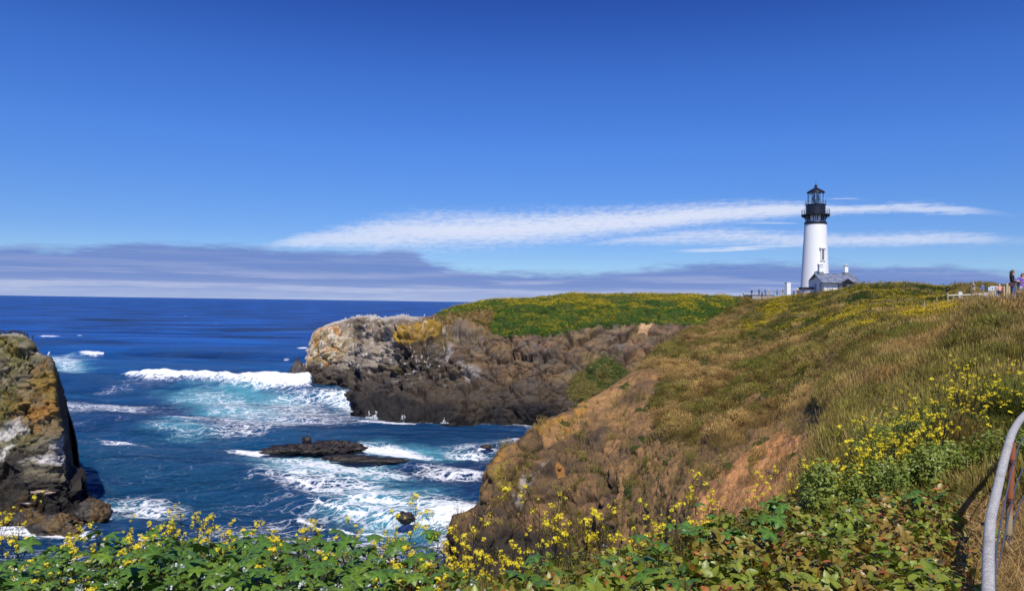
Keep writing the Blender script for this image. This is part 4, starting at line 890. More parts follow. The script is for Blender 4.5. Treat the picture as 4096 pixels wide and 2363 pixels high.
# ---- dry grass on the hillside
G = HILL; PX, PY, DD = G['PX'], G['PY'], G['D']
low = np.clip(DD / 45, .12, 1.0)
bare = np.clip(np.maximum.reduce([G['orange'] * .985, G['soil'] * .985, G['gully'] * .9]), 0, 1)
lvl = ((PX > 962) & (DD > 38.2) & (DD < 120)).astype(float)
path = polymask(PX.ravel(), PY.ravel(), [(975, 306), (980, 299.5), (984, 295), (992, 293.5), (1000, 298), (1030, 299), (1030, 306)], .6).reshape(PX.shape)
vis = (PY < np.interp(PX, [440, 560, 700, 720, 870, 1000, 1040], [640, 600, 545, 520, 500, 470, 470]))
patchm = np.maximum(polymask(PX.ravel(), PY.ravel(), [(846, 478), (850, 440), (858, 402), (900, 398), (945, 402), (948, 440), (940, 480)], 6), polymask(PX.ravel(), PY.ravel(), [(930, 485), (940, 448), (970, 436), (1040, 436), (1040, 520)], 5)).reshape(PX.shape)
wg = (1 - bare) * low * vis * (1 - path) * (1 - 0.85 * G['meadow']) * (1 - .75 * lvl) * (1 - .85 * patchm)
q, x, y, (i, j) = sample(G, wg, 78000, 440, 1080); n = len(q)
d_ = DD[i, j]; nz = fbm(q / 7.0 + 5, 4); nf = fbm(q / 1.5 + 15, 3)
c = mixc(lin(168, 144, 94), lin(126, 122, 62), sstep(nz, 0.38, 0.56)); c = mixc(c, lin(186, 160, 112), 0.5 * sstep(nf, 0.52, 0.7)); c = mixc(c, lin(112, 88, 56), .6 * sstep(1 - nf, .55, .7))
grn = np.maximum.reduce([ell(x, y, 760, 368, 40, 13, -28, 1.0), ell(x, y, 735, 385, 30, 9, -25, 1), ell(x, y, 700, 410, 30, 14, -20, 1), ell(x, y, 985, 330, 50, 16, 0, 1), ell(x, y, 1010, 430, 60, 22, 0, .6), ell(x, y, 900, 345, 50, 7, -5, 1), ell(x, y, 960, 365, 26, 7, 0, 1), ell(x, y, 880, 405, 30, 8, 0, 1), ell(x, y, 662, 385, 16, 8, -20, 1)])
c = mixc(c, lin(100, 112, 46), 0.8 * grn * sstep(nf + .1 * grn, 0.38, 0.55))
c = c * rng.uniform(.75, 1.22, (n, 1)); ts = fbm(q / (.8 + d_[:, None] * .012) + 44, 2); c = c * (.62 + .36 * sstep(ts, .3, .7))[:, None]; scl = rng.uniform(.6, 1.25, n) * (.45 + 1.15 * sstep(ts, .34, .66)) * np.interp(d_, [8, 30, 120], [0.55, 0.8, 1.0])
nearg = d_ < 46
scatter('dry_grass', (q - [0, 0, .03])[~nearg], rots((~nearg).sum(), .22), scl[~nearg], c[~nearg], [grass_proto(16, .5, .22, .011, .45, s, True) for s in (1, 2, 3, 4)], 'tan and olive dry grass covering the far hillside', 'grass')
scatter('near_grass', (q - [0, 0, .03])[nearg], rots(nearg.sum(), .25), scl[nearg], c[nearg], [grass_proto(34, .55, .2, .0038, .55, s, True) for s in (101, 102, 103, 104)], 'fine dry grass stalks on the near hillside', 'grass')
# ---- meadow
wg = (G['meadow'] + .12 * ((PX > 860) & (PY < 345) & (DD > 40))) * vis * (1 - path) * (1 - lvl)
q, x, y, (i, j) = sample(G, wg, 26000, 700, 1080); n = len(q); nz = fbm(q / 5.0 + 5, 4); nf = fbm(q / 1.8 + 15, 3)
c = mixc(lin(96, 100, 42), lin(62, 84, 34), sstep(nz, .42, .58)); c = mixc(c, lin(134, 116, 60), .8 * sstep(nf, .5, .66) * sstep(y, 290, 305))
scatter('meadow_grass', q - [0, 0, .03], rots(n, .2), rng.uniform(.6, 1.15, n), c, [grass_proto(16, .5, .25, .018, .5, s) for s in (5, 6, 7)], 'green meadow grass on the rise below the lighthouse', 'grass')
YEL = leaf_mat('yellow_petal', (0.66, 0.48, 0.015), 0.6, 0.3, .25)
WHT = leaf_mat('white_petal', (0.72, 0.72, 0.66), 0.6, 0.3, .1)
fx = fbm(G['P'].reshape(-1, 3) / 6.0 + 51, 4).reshape(PX.shape)
wf = (G['meadow'] * sstep(fx, .4, .6) + 1.5 * polymask(PX.ravel(), PY.ravel(), [(825, 326), (850, 316), (900, 308), (945, 303), (962, 306), (962, 316), (930, 322), (880, 325), (840, 334)], 3).reshape(PX.shape) * sstep(fx, .36, .55)) * vis * (1 - lvl)
wf += 1.2 * polymask(PX.ravel(), PY.ravel(), [(770, 301), (790, 293), (805, 292), (795, 302), (778, 320), (765, 330), (760, 325)], 2).reshape(PX.shape)
q, x, y, _ = sample(G, wf, 11000, 700, 1080); n = len(q)
scatter('meadow_flowers', q, rots(n, .15), rng.uniform(.7, 1.2, n), np.ones((n, 3)), [dots_proto(7, .14, .48, .029, s, YEL) for s in (1, 2, 3)], 'yellow wildflowers sprinkled over the meadow rise', 'wildflowers')
q, x, y, _ = sample(G, G['meadow'] * sstep(285 + 4 - PY, 0, 3) + .05 * G['meadow'], 500, 700, 1080); n = len(q)
scatter('pale_flowers', q, rots(n, .15), rng.uniform(.7, 1.2, n), np.ones((n, 3)), [dots_proto(4, .12, .62, .024, s, WHT) for s in (4, 5)], 'pale flower heads along the crest of the meadow', 'wildflowers')
# ---- low shrubs on the hillside
gp = [(765, 336, 15, 4), (782, 338, 12, 3), (790, 333, 8, 2.5), (872, 285, 18, 3), (900, 284, 14, 2.5), (836, 289, 12, 2.5), (890, 355, 12, 3), (967, 352, 14, 5), (975, 385, 16, 6), (930, 376, 9, 4), (745, 372, 14, 5), (770, 362, 16, 5), (625, 387, 8, 2.6), (667, 368, 5, 2.6), (678, 374, 6, 2.6), (640, 408, 6, 2.4), (661, 426, 6, 4), (572, 406, 7, 2.2), (642, 438, 4, 3), (635, 448, 4, 3.5), (665, 458, 6, 4), (565, 418, 6, 2), (705, 362, 9, 4), (718, 352, 9, 3), (688, 396, 9, 4), (768, 441, 4, 3), (760, 446, 7, 3), (728, 466, 7, 4), (627, 488, 4, 12), (793, 455, 7, 3), (850, 465, 10, 5), (715, 475, 7, 3), (955, 290, 14, 4)]
rg = random.Random(31)
for _ in range(90):
    gp.append((rg.uniform(640, 1020), rg.uniform(320, 425), rg.uniform(2.5, 9), rg.uniform(1.2, 3.2)))
ws = np.zeros(PX.shape)
for cx, cy, rx, ry in gp: ws = np.maximum(ws, ell(PX, PY, cx, cy, rx, ry, -8, .8))
q, x, y, (i, j) = sample(G, ws * np.clip(DD / 60, .2, 1), 8500, 440, 1080); n = len(q); nf = fbm(q / 1.2, 3)
c = mixc(lin(60, 84, 30), lin(92, 98, 44), nf); scl = rng.uniform(.35, .8, n) * np.interp(DD[i, j], [20, 60, 130], [.45, .75, 1])
CL = [clump_proto(46, .42, .38, .075, s) for s in (1, 2, 3)]
scatter('hillside_shrubs', q - [0, 0, .05], rots(n, .15), scl, c, CL, 'small dark green bushes dotted over the hillside', 'bushes')
# ---- headland cover
G = HEAD; PX, PY = G['PX'], G['PY']
frontw = (G['D'] < 194)
q, x, y, _ = sample(G, G['green'] * frontw, 15000, 420, 800); n = len(q); nz = fbm(q / 4.0 + 3, 4); nf = fbm(q / 1.3, 3)
c = mixc(lin(74, 108, 30), lin(110, 126, 42), sstep(nz, .4, .6)); c = mixc(c, lin(52, 80, 28), .7 * sstep(nf, .52, .66)); c = mixc(c, lin(120, 118, 40), .55 * sstep(303 - y, 0, 6))
CLH = [clump_proto(46, .5, .45, .085, s) for s in (11, 12, 13)]
scatter('headland_scrub', q - [0, 0, .05], rots(n, .15), rng.uniform(.55, 1.2, n), c, CLH, 'dense green scrub capping the headland', 'scrub')
q, x, y, _ = sample(G, G['green'] * frontw * sstep(fbm(G['P'].reshape(-1, 3) / 4.0 + 9, 4).reshape(PX.shape), .36, .62) * (.35 + sstep(312 - PY, 0, 12)), 9000, 420, 800); n = len(q)
scatter('headland_flowers', q, rots(n, .15), rng.uniform(.7, 1.2, n), np.ones((n, 3)), [dots_proto(5, .2, .60, .034, s, YEL) for s in (7, 8, 9)], 'yellow flowers speckling the headland scrub', 'wildflowers')
q, x, y, _ = sample(G, G['cove'], 2200, 540, 660); n = len(q); nf = fbm(q / 1.5, 3)
c = mixc(lin(74, 96, 34), lin(128, 116, 60), sstep(nf + .01 * (y - 375), .42, .62))
scatter('cove_scrub', q - [0, 0, .05], rots(n, .2), rng.uniform(.4, .95, n), c, [clump_proto(46, .5, .45, .085, s) for s in (21, 22)], 'green scrub growing on the cliff at the head of the cove', 'scrub')
q, x, y, _ = sample(G, (G['saddle'] + .7 * G['gold']) * (G['D'] < 192), 9000, 430, 800); n = len(q); nf = fbm(q / 2.5, 3)
c = mixc(lin(150, 126, 80), lin(104, 98, 50), sstep(nf, .42, .6)); c = mixc(c, lin(84, 100, 40), .7 * sstep(x, 738, 746) * sstep(301 - y, 0, 4) * (1 - sstep(x, 752, 758)))
scatter('saddle_grass', q - [0, 0, .03], rots(n, .2), rng.uniform(.6, 1.1, n), c, [grass_proto(16, .5, .25, .016, .45, s, True) for s in (31, 32)], 'dry grass in the saddle left of the lighthouse', 'grass')

# ================================================================== FOREGROUND PLANTS
VINE = leaf_mat('vine_leaf', (0.072, 0.16, 0.022), 0.42, 0.22, .28, True)
SALAL = leaf_mat('salal_leaf', None, 0.42, 0.22, .22, False, .5)
STEM = leaf_mat('green_stem', (0.13, 0.17, 0.04), 0.6, 0.1, .2)
DRYS = mat('dry_stem', lin(112, 90, 62), 0.8)
def palmate(seed, size=1.0):
    r = random.Random(seed); no = 30; v = [(0, 0, 0)]; c = [(1.5, 1.35, 1.3)]; f = []
    for ring in (0.55, 1.0):
        for k in range(no):
            a = -math.pi + 2 * math.pi * k / no; lobe = 1 - 2 * abs(((a * 2.5 / math.pi + .5) % 1) - .5)
            rr = (0.60 + 0.46 * lobe ** 1.3) * (1 - 0.30 * max(0, math.cos(a - math.pi)) ** 3) * (1 + r.uniform(-.05, .05))
            if abs(abs(a) - math.pi) < .35: rr *= .45
            rr = (0.5 * rr + .18) if ring < 1 else rr
            z = 0.10 * math.sin(a * 2.5 + 1.57 * 0) ** 2 * ring - 0.20 * rr * rr * ring + r.uniform(-.03, .03) + 0.06 * lobe * (ring < 1)
            v.append((rr * math.cos(a) * .5 * size, rr * math.sin(a) * .5 * size, z * .5 * size))
            t = (1.75 if lobe > .93 else (.82 if lobe < .5 else .95)) if ring < 1 else (1.2 if lobe > .93 else .95); c.append((t * 1.05, t, t))
    for k in range(no):
        k2 = (k + 1) % no; f += [(0, 1 + k, 1 + k2), (1 + k, 1 + no + k, 1 + no + k2, 1 + k2)]
    return v, f, c
def ovate(seed, L=1.0, Wd=.62):
    r = random.Random(seed); v = []; f = []; c = []; n = 6; fold = r.uniform(.1, .35); cu = r.uniform(.1, .45)
    for k in range(n + 1):
        t = k / n; w_ = Wd * .5 * (math.sin(math.pi * t ** .8) ** .85 if 0 < t < 1 else 0.0); zz = -cu * t * t * L
        v += [(t * L, -w_ * L, zz + fold * w_ * L), (t * L, 0, zz), (t * L, w_ * L, zz + fold * w_ * L)]; c += [(1, 1, 1), (1.25, 1.2, 1.1), (1, 1, 1)]
    for k in range(n): b = 3 * k; f += [(b, b + 3, b + 4, b + 1), (b + 1, b + 4, b + 5, b + 2)]
    return v, f, c
def mesh_of(name, vfc, mt):
    o = proto(name, *vfc[:2], mt, vfc[2]); me = o.data; bpy.data.objects.remove(o); return me
G = BANK; PX, PY, DD = G['PX'], G['PY'], G['D']
eyx = [e[0] for e in EDGE]; eyd = [e[2] for e in EDGE]
onb = (DD > 3.2) * (DD < np.interp(PX, eyx, eyd) + .25)
vz = onb * np.clip(np.interp(PX, [380, 470, 520, 700], [1, .45, .12, .10]), 0, 1)
sz = onb * np.interp(PX, [390, 470, 530, 900, 960, 1000], [0, .5, 1, 1, .35, .05]) * (1 - .75 * BANK['straw'])
def canopy(q, lo, hi): q = q.copy(); q[:, 2] += rng.uniform(lo, hi, len(q)); return q
# filler foliage, beyond what can be counted
q, x, y, _ = sample(G, vz, 3400, -120, 960); n = len(q); r_ = rots(n, .35); r_[:, 0] -= .0
nf = fbm(q / .5, 3); c = mixc(lin(66, 100, 28), lin(104, 132, 44), nf)
VLI = leaf_mat('vine_leaf_mass', None, 0.42, 0.22, .25, True)
vp = [proto('leafspray', *palmate(s)[:2], VLI, palmate(s)[2]) for s in (1, 2, 3)]
scatter('vine_undergrowth', canopy(q, .05, .29), r_, rng.uniform(.07, .15, n), c, vp, 'tangled mass of lobed green leaves under the vines', 'undergrowth')
def rosette(nl, seed, L=.058):
    r = random.Random(seed); v = []; f = []; c = []
    for k in range(nl):
        a = 2.4 * k + r.uniform(-.3, .3); el_ = r.uniform(.15, .9); vv, ff, cc = ovate(seed * 31 + k, L * r.uniform(.7, 1.15)); M = Matrix.Rotation(a, 4, 'Z') @ Matrix.Rotation(-el_, 4, 'Y') @ Matrix.Rotation(r.uniform(-.5, .5), 4, 'X'); b = len(v)
        h = .05 * k / nl; t = r.uniform(.8, 1.2); rd = r.random() < .14
        v += [tuple(M @ Vector(p_) + Vector((0, 0, h))) for p_ in vv]; f += [tuple(b + i_ for i_ in q_) for q_ in ff]; c += [(w_[0] * t * (1.5 if rd else 1), w_[1] * t * (.62 if rd else 1), w_[2] * t) for w_ in cc]
    return v, f, c
q, x, y, _ = sample(G, sz, 5600, 380, 1040); n = len(q); nf = fbm(q / .45 + 3, 3); nr = fbm(q / .3 + 30, 3)
c = mixc(lin(92, 112, 32), lin(130, 138, 48), nf); c = mixc(c, lin(140, 92, 44), np.where(x > 845, .55, .38) * sstep(nr + .07 * ((x < 560) | (x > 845)), .53, .64))
rp = [proto('rosette', *rosette(8, s)[:2], SALAL, rosette(8, s)[2]) for s in (1, 2, 3, 4)]
scatter('salal_undergrowth', canopy(q, .0, .25), rots(n, .5), rng.uniform(.75, 1.35, n), c, rp, 'mass of glossy yellow-green and reddish oval leaves', 'undergrowth')
# straw, dry litter and fine grass
q, x, y, _ = sample(G, onb * (BANK['straw'] + .10) * (PX > 850), 2600, 850, 1060); n = len(q); nf = rng.random(n)
c = mixc(lin(196, 168, 112), lin(140, 108, 62), nf); r_ = rots(n, .25); r_[:, 0] += rng.choice([-1.2, 1.2], n)
STRAWP = [grass_proto(12, .28, .12, .003, .5, s) for s in (41, 42, 43)]
scatter('straw_litter', q + [0, 0, .03], r_, rng.uniform(.6, 1.2, n), c, STRAWP, 'flattened dry straw round the foot of the handrail', 'straw')
q, x, y, _ = sample(G, onb * np.interp(PX, [380, 470, 560, 700, 900, 940, 1000], [.05, .8, .5, .25, .5, .9, .5]) * (DD > np.interp(PX, eyx, eyd) - 1.6), 2600, -60, 1060); n = len(q)
c = mixc(lin(96, 104, 44), lin(136, 116, 66), rng.random(n) ** 1.5)
scatter('edge_grass', q, rots(n, .25), rng.uniform(.4, .95, n), c, [grass_proto(12, .36, .1, .0035, .5, s) for s in (51, 52, 53)], 'thin grass and weeds along the edge of the bank', 'grass')
q, x, y, _ = sample(G, onb * (PX < 500) + onb * .06, 230, -60, 900); n = len(q)
scatter('white_blossom', canopy(q, .2, .34), rots(n, .3), rng.uniform(.7, 1.3, n), np.ones((n, 3)), [dots_proto(6, .012, .03, .0055, s, WHT) for s in (61, 62)], 'tiny white blossoms among the vine leaves', 'blossom')
BER = leaf_mat('berry_red', (0.25, 0.03, 0.04), .4, 0, .2)
q, x, y, _ = sample(G, sz * (PX > 560), 34, 560, 930); n = len(q)
scatter('red_berries', canopy(q, .2, .26), rots(n, .3), rng.uniform(.8, 1.3, n), np.ones((n, 3)), [dots_proto(14, .014, .03, .006, s, BER) for s in (71, 72)], 'red berry clusters among the oval leaves', 'berries')

q, x, y, _ = sample(G, onb * np.interp(PX, [0, 400, 480, 700, 900, 1000], [.25, .5, .9, .6, .9, .8]), 900, -60, 1040); n = len(q)
c = mixc(lin(120, 92, 62), lin(74, 56, 40), rng.random(n)); r_ = rots(n, .55)
scatter('dry_stalks', q, r_, rng.uniform(.6, 1.3, n), c, [grass_proto(3, .42, .05, .0024, .5, s) for s in (111, 112, 113)], 'dead brown stalks standing among the leaves', 'stalks')
q, x, y, _ = sample(G, onb * (PX > 440) * (PX < 1000), 700, 440, 1000); n = len(q); c = mixc(lin(120, 72, 44), lin(86, 56, 38), rng.random(n))
scatter('dead_leaves', canopy(q, .0, .16), rots(n, .7), rng.uniform(.6, 1.0, n), c, [proto('deadleaf', *rosette(3, s)[:2], SALAL, rosette(3, s)[2]) for s in (11, 12)], 'withered brown leaves between the green ones', 'leaves')
# ---- ground finder on the bank / hill for placing single plants
Bp = np.concatenate([BANK['P'].reshape(-1, 3)[::2], HILL['P'].reshape(-1, 3)[HILL['D'].ravel() < 20][::2]])
def bank_at(px, d):
    q0 = P(px, 500, d); r2 = (Bp[:, 0] - q0[0]) ** 2 + (Bp[:, 1] - q0[1]) ** 2; k = np.argmin(r2); near = Bp[r2 < .05, 2]; return np.array([q0[0], q0[1], near.max() - .03 if (len(near) and px > 790) else Bp[k, 2]])
BB = BANK['P'].reshape(-1, 3)
def ground_bank(px, d):
    q0 = P(px, 500, d); k = np.argmin((BB[:, 0] - q0[0]) ** 2 + (BB[:, 1] - q0[1]) ** 2); return np.array([q0[0], q0[1], BB[k, 2]])
# ---- vines: each a thing with its stem and large leaves
VM = [mesh_of('vine_leaf', palmate(s), VINE) for s in (1, 2, 3, 4)]
vspots = [(-30, 4.6), (15, 4.4), (40, 5.2), (70, 4.7), (100, 5.5), (120, 4.4), (150, 5.0), (175, 5.7), (200, 4.5), (230, 5.2), (255, 4.7), (280, 5.7), (300, 4.4), (330, 5.1), (352, 4.6), (375, 5.5), (400, 4.7), (430, 5.2), (560, 4.5), (620, 5.2), (665, 4.6), (700, 6.2), (735, 5.4), (760, 6.9), (905, 7.2)]
vdesc = ['at the lower left corner', 'near the lower left corner', 'below the sea stack', 'under the flowers by the stack foot', 'left of the middle of the bank edge', 'at the bottom left of the bank', 'in the left part of the bank', 'at the cliff edge left of centre', 'at the bottom of the bank left of centre', 'midway up the left bank', 'in front of the left cove edge', 'at the brink below the reef', 'low down left of centre', 'below the open cove', 'at the bottom near the centre', 'at the brink left of the bluff', 'low down near the reddish leaves', 'last before the reddish leaves', 'creeping over salal below the bluff', 'creeping over salal right of centre', 'low among salal right of centre', 'by the bare orange soil', 'in the middle of the salal', 'at the upper edge of the salal', 'beside the straw near the handrail']
for k, (vx, vd) in enumerate(vspots):
    r = random.Random(100 + k); g = ground_bank(vx, vd); e = empty('cucumber_vine', g, r.uniform(0, 6.28)); nl = 12
    setprops(e, 'trailing vine with large lobed green leaves ' + vdesc[k], 'vine', 'vines trailing over the bank')
    a0 = r.uniform(0, 6.28); pts = []
    for i_ in range(nl + 1):
        t = i_ / nl; a = a0 + 1.1 * math.sin(3 * t + k); pts.append(((t - .5) * .95 * math.cos(a0) + .1 * math.cos(a * 3), (t - .5) * .95 * math.sin(a0) + .1 * math.sin(a * 3), .12 + .12 * math.sin(6.3 * t + k) * .5 + r.uniform(0, .04)))
    pts[0] = (pts[0][0], pts[0][1], -.03)
    MB().tube(pts, .0045, 5).build('stem', STEM, e, True)
    for i_ in range(nl):
        bx, by, bz = pts[i_ + 1]; o = link('leaf', VM[r.randrange(4)], None, e); a = r.uniform(0, 6.28); off = r.uniform(.04, .13)
        o.location = (bx + off * math.cos(a), by + off * math.sin(a), bz + r.uniform(.10, .21)); s = r.uniform(.09, .185); o.scale = (s, s, s)
        o.rotation_euler = (r.gauss(0, .3), r.gauss(0, .3), r.uniform(0, 6.28))
# ---- salal shoots: things with their leaves
SL = [leaf_mat('salal_' + nm, tuple(cl), 0.42, .22, .2, False, .5) for nm, cl in (('lime', lin(118, 132, 44)), ('olive', lin(98, 112, 36)), ('red', lin(150, 72, 46)))]
OM = [[mesh_of('salal_leaf', ovate(s), m_) for s in (1, 2, 3)] for m_ in SL]
WOOD = mat('twig', lin(96, 70, 50), .7)
sd_ = [('below the tall mustard', 545, 5.0), ('at the bottom edge below the bluff', 575, 4.5), ('at the brink right of the bluff', 600, 5.6), ('in the lower middle of the bank', 625, 4.6), ('under the mustard row', 650, 5.8), ('right of the lower middle', 660, 4.9), ('near the bottom right of centre', 690, 4.5), ('halfway up the salal', 705, 5.6), ('below the bare orange soil', 725, 6.4), ('on the crest of the salal', 750, 7.3), ('low down below the orange soil', 752, 5.0), ('in the thick of the salal', 775, 6.0), ('at the bottom, left of the berries', 785, 4.5), ('on the upper right crest', 800, 7.4), ('beside the red berries', 815, 5.3), ('in the right middle of the bank', 835, 6.3), ('near the bottom towards the handrail', 845, 4.6), ('under the big mustard patch', 860, 7.6), ('left of the handrail shadow', 880, 5.6), ('next to the handrail shadow low down', 890, 4.7), ('above the handrail shadow', 905, 6.9), ('between straw and salal', 925, 7.9), ('in the shade of the handrail', 930, 5.2), ('at the lower left end of the salal', 495, 4.7), ('among the vines at the salal edge', 460, 4.9), ('highest on the bank by the straw', 945, 8.4)]
for k, (ds, vx, vd) in enumerate(sd_):
    r = random.Random(300 + k); g = ground_bank(vx, vd); e = empty('salal_plant', g, r.uniform(0, 6.28)); red = (k % 4 == 3) or vx > 870 or vx < 500
    setprops(e, ('reddish-tipped salal shoot ' if red else 'glossy lime-green salal shoot ') + ds, 'shrub', 'salal shoots on the bank')
    hgt = r.uniform(.2, .28); MB().tube([(0, 0, -.03), (.02, .01, hgt * .5), (.01, -.01, hgt)], [.004, .0035, .002], 5).build('stem', WOOD, e, True)
    for i_ in range(11):
        o = link('leaf', OM[2 if (red and i_ > 6) else r.randrange(2)][r.randrange(3)], None, e); t = .45 + .55 * i_ / 11; s = r.uniform(.05, .078)
        o.location = (.015 * t, 0, hgt * t); o.scale = (s, s, s); o.rotation_euler = (r.gauss(0, .3), -r.uniform(.1, .9) * t, 2.4 * i_)

# ---- wild mustard: each plant a thing with stem, leaves and flower heads
YFL = leaf_mat('mustard_petal', (0.88, 0.72, 0.03), .55, .3, .2)
MLF = leaf_mat('mustard_leaf', (0.075, 0.14, 0.035), .5, .25, .25)
def flower_mesh(seed):
    r = random.Random(seed); v = []; f = []
    v.append((0, 0, -.032)); v.append((.002, 0, -.032))
    for _ in range(13):
        o = Vector((r.gauss(0, .012), r.gauss(0, .012), r.uniform(-.02, .018))); n = (o + Vector((0, -.004, .012))).normalized(); a = n.orthogonal().normalized(); a = Matrix.Rotation(r.random() * 6, 3, n) @ a; b_ = n.cross(a); s = .0095
        c0 = len(v); v.append(o); f.append((0, 1, c0))
        for q_ in (a, b_, -a, -b_):
            sd2 = n.cross(q_); e = len(v); v += [o + q_ * s * .7 + sd2 * s * .45, o + q_ * s * 1.15 + n * .002, o + q_ * s * .7 - sd2 * s * .45]; f.append((c0, e, e + 1, e + 2))
    return mesh_of('flower_head', ([tuple(w_) for w_ in v], f, None), YFL)
FM = [flower_mesh(s) for s in (1, 2, 3)]
MLM = [mesh_of('mustard_leaf', ovate(s + 50, 1.0, .38), MLF) for s in (1, 2)]
def mustard_kind(seed, hgt, nb, leafy):
    r = random.Random(seed); st = MB(); heads = []; leaves = []
    main = [(0, 0, -.04)]; x = y = 0
    for i_ in range(1, 6): x += r.gauss(0, .015); y += r.gauss(0, .015); main.append((x, y, hgt * i_ / 5))
    st.tube(main, [.0038, .0034, .003, .0026, .002, .0014], 4); heads.append((main[-1], 1.0))
    for b in range(nb):
        t = r.uniform(.3, .85); k = int(t * 5); fr = t * 5 - k; p0 = np.array(main[k]) * (1 - fr) + np.array(main[min(5, k + 1)]) * fr; a = r.uniform(0, 6.28); L = hgt * r.uniform(.2, .42); out = L * r.uniform(.35, .6)
        p1 = p0 + np.array([out * .6 * math.cos(a), out * .6 * math.sin(a), L * .5]); p2_ = p0 + np.array([out * math.cos(a), out * math.sin(a), L]); st.tube([p0, p1, p2_], [.0022, .0018, .0012], 4); heads.append((tuple(p2_), r.uniform(.55, .95)))
        for _ in range(3):      # seed pods
            u = r.uniform(.2, .8); pp = p0 + (p2_ - p0) * u; aa = r.uniform(0, 6.28); st.tube([pp, pp + np.array([.025 * math.cos(aa), .025 * math.sin(aa), .02])], .001, 3)
    for _ in range(leafy):
        t = r.uniform(.05, .7); k = int(t * 5); leaves.append((main[k], r.uniform(0, 6.28), r.uniform(.05, .12) * (1.2 - t), r.uniform(-.5, .5)))
    return st.mesh('stem'), heads, leaves
KIND = [mustard_kind(500 + s, h, nb, lf) for s, (h, nb, lf) in enumerate(((.50, 4, 5), (.62, 6, 6), (.42, 3, 4), (.72, 7, 8), (.56, 5, 5), (.48, 5, 4)))]
for k_ in KIND: k_[0].materials.append(STEM)
def mustard(px, d, scale, label, group, seed, g=None):
    r = random.Random(seed); kd = KIND[r.randrange(len(KIND))]; e = empty('mustard_plant', bank_at(px, d) if g is None else g, r.uniform(0, 6.28)); e.scale = (scale,) * 3; e.rotation_euler = (r.gauss(0, .09), r.gauss(0, .09), r.uniform(0, 6.28))
    setprops(e, label, 'plant', group); link('stem', kd[0], None, e)
    for (hp, hs) in kd[1]:
        o = link('flower_head', FM[r.randrange(3)], None, e); o.location = hp; hs *= r.uniform(.85, 1.4) * r.choice([.5, 1.0, 1.15]) / scale ** .6; o.scale = (hs,) * 3; o.rotation_euler = (r.uniform(-.4, .4), r.uniform(-.4, .4), r.uniform(0, 6))
    for (lp, a, s, tl) in kd[2]:
        o = link('leaf', MLM[r.randrange(2)], None, e); o.location = lp; o.scale = (s / scale * 1.0,) * 3; o.rotation_euler = (tl, -r.uniform(-.1, .8), a)
rm = random.Random(77); sid = 1000
def zone(nm, lab, n, x0, x1, d0, d1, s0, s1):
    global sid
    for _ in range(n):
        sid += 1; x = rm.uniform(x0, x1); ed = float(np.interp(x, eyx, eyd)); mustard(x, ed + rm.uniform(d0, d1), rm.uniform(s0, s1), lab, nm, sid)
zone('mustard at the left frame edge', 'yellow mustard plant at the left frame edge against the surf', 8, -12, 28, -.5, .1, .8, 1.0)
zone('mustard below the sea stack', 'yellow mustard plant on the brink right of the sea stack foot', 30, 60, 215, -.9, .1, .5, .82)
zone('mustard along the left brink', 'yellow mustard plant on the brink in front of the open cove', 26, 215, 420, -.9, .1, .48, .74)
zone('mustard left of the bluff', 'yellow mustard plant on the dip in the bank just left of the bluff', 26, 385, 500, -.5, .25, .62, .9)
zone('mustard in front of the bluff', 'tall yellow mustard plant standing in front of the rocky bluff', 16, 515, 592, -.1, .3, .9, 1.2)
zone('mustard in front of the brown slope', 'yellow mustard plant at the brink before the brown slope', 26, 590, 715, -.4, .25, .68, .95)
zone('mustard before the orange soil', 'thin yellow mustard plant in front of the bare orange soil', 5, 715, 800, -.2, .2, .6, .8)
zone('mustard right of the orange soil', 'yellow mustard plant right of the bare orange soil', 18, 800, 862, -.2, .5, .95, 1.2)
zone('mustard in the big right patch', 'yellow mustard plant in the big leafy patch left of the handrail', 64, 856, 945, -.3, 1.5, 1.05, 1.6)
zone('mustard behind the straw', 'yellow mustard plant in the far right patch beyond the straw', 44, 940, 1040, 1.3, 4.8, .95, 1.4)
zone('mustard deep in the vines', 'low yellow mustard plant poking up among the vine leaves', 22, -20, 440, -2.0, -.9, .5, .7)
# leafy growth under the right-hand patch
q, x, y, _ = sample(BANK, (PX > 800) * (PX < 1040) * (DD > np.interp(PX, eyx, eyd) - .7) * (DD < np.interp(PX, eyx, eyd) + 1.6) * np.interp(PX, [800, 850, 865, 935, 960, 1040], [.5, .7, 1, 1, .3, .3]), 2400, 800, 1040); n = len(q)
c = mixc(lin(104, 126, 50), lin(140, 148, 62), rng.random(n))
scatter('patch_foliage', canopy(q, -.02, .5), rots(n, .4), rng.uniform(.25, .5, n), c, [clump_proto(26, .3, .45, .06, s) for s in (81, 82, 83)], 'leafy green growth under the right-hand mustard', 'foliage')
HX, HY = HILL['PX'], HILL['PY']
q, x, y, _ = sample(HILL, polymask(HX.ravel(), HY.ravel(), [(848, 476), (852, 440), (858, 415), (900, 412), (945, 415), (948, 440), (940, 478)], 5).reshape(HX.shape), 1500, 840, 960); n = len(q)
c = mixc(lin(104, 126, 50), lin(144, 146, 66), rng.random(n))
scatter('patch_growth', canopy(q, -.02, .4), rots(n, .4), rng.uniform(.2, .45, n), c, [clump_proto(26, .3, .45, .055, s) for s in (84, 85, 86)], 'leafy stems between the mustard on the slope', 'foliage')
q, x, y, _ = sample(HILL, polymask(HX.ravel(), HY.ravel(), [(850, 470), (854, 430), (862, 402), (900, 398), (945, 392), (1040, 372), (1040, 425), (960, 440), (945, 470)], 6).reshape(HX.shape), 700, 840, 1040); n = len(q)
scatter('patch_blossom', canopy(q, .15, .5), rots(n, .4), rng.uniform(.6, 1.1, n), np.ones((n, 3)), [dots_proto(9, .016, .02, .009, s, YFL) for s in (87, 88)], 'small yellow blossoms through the right-hand patch', 'blossom')
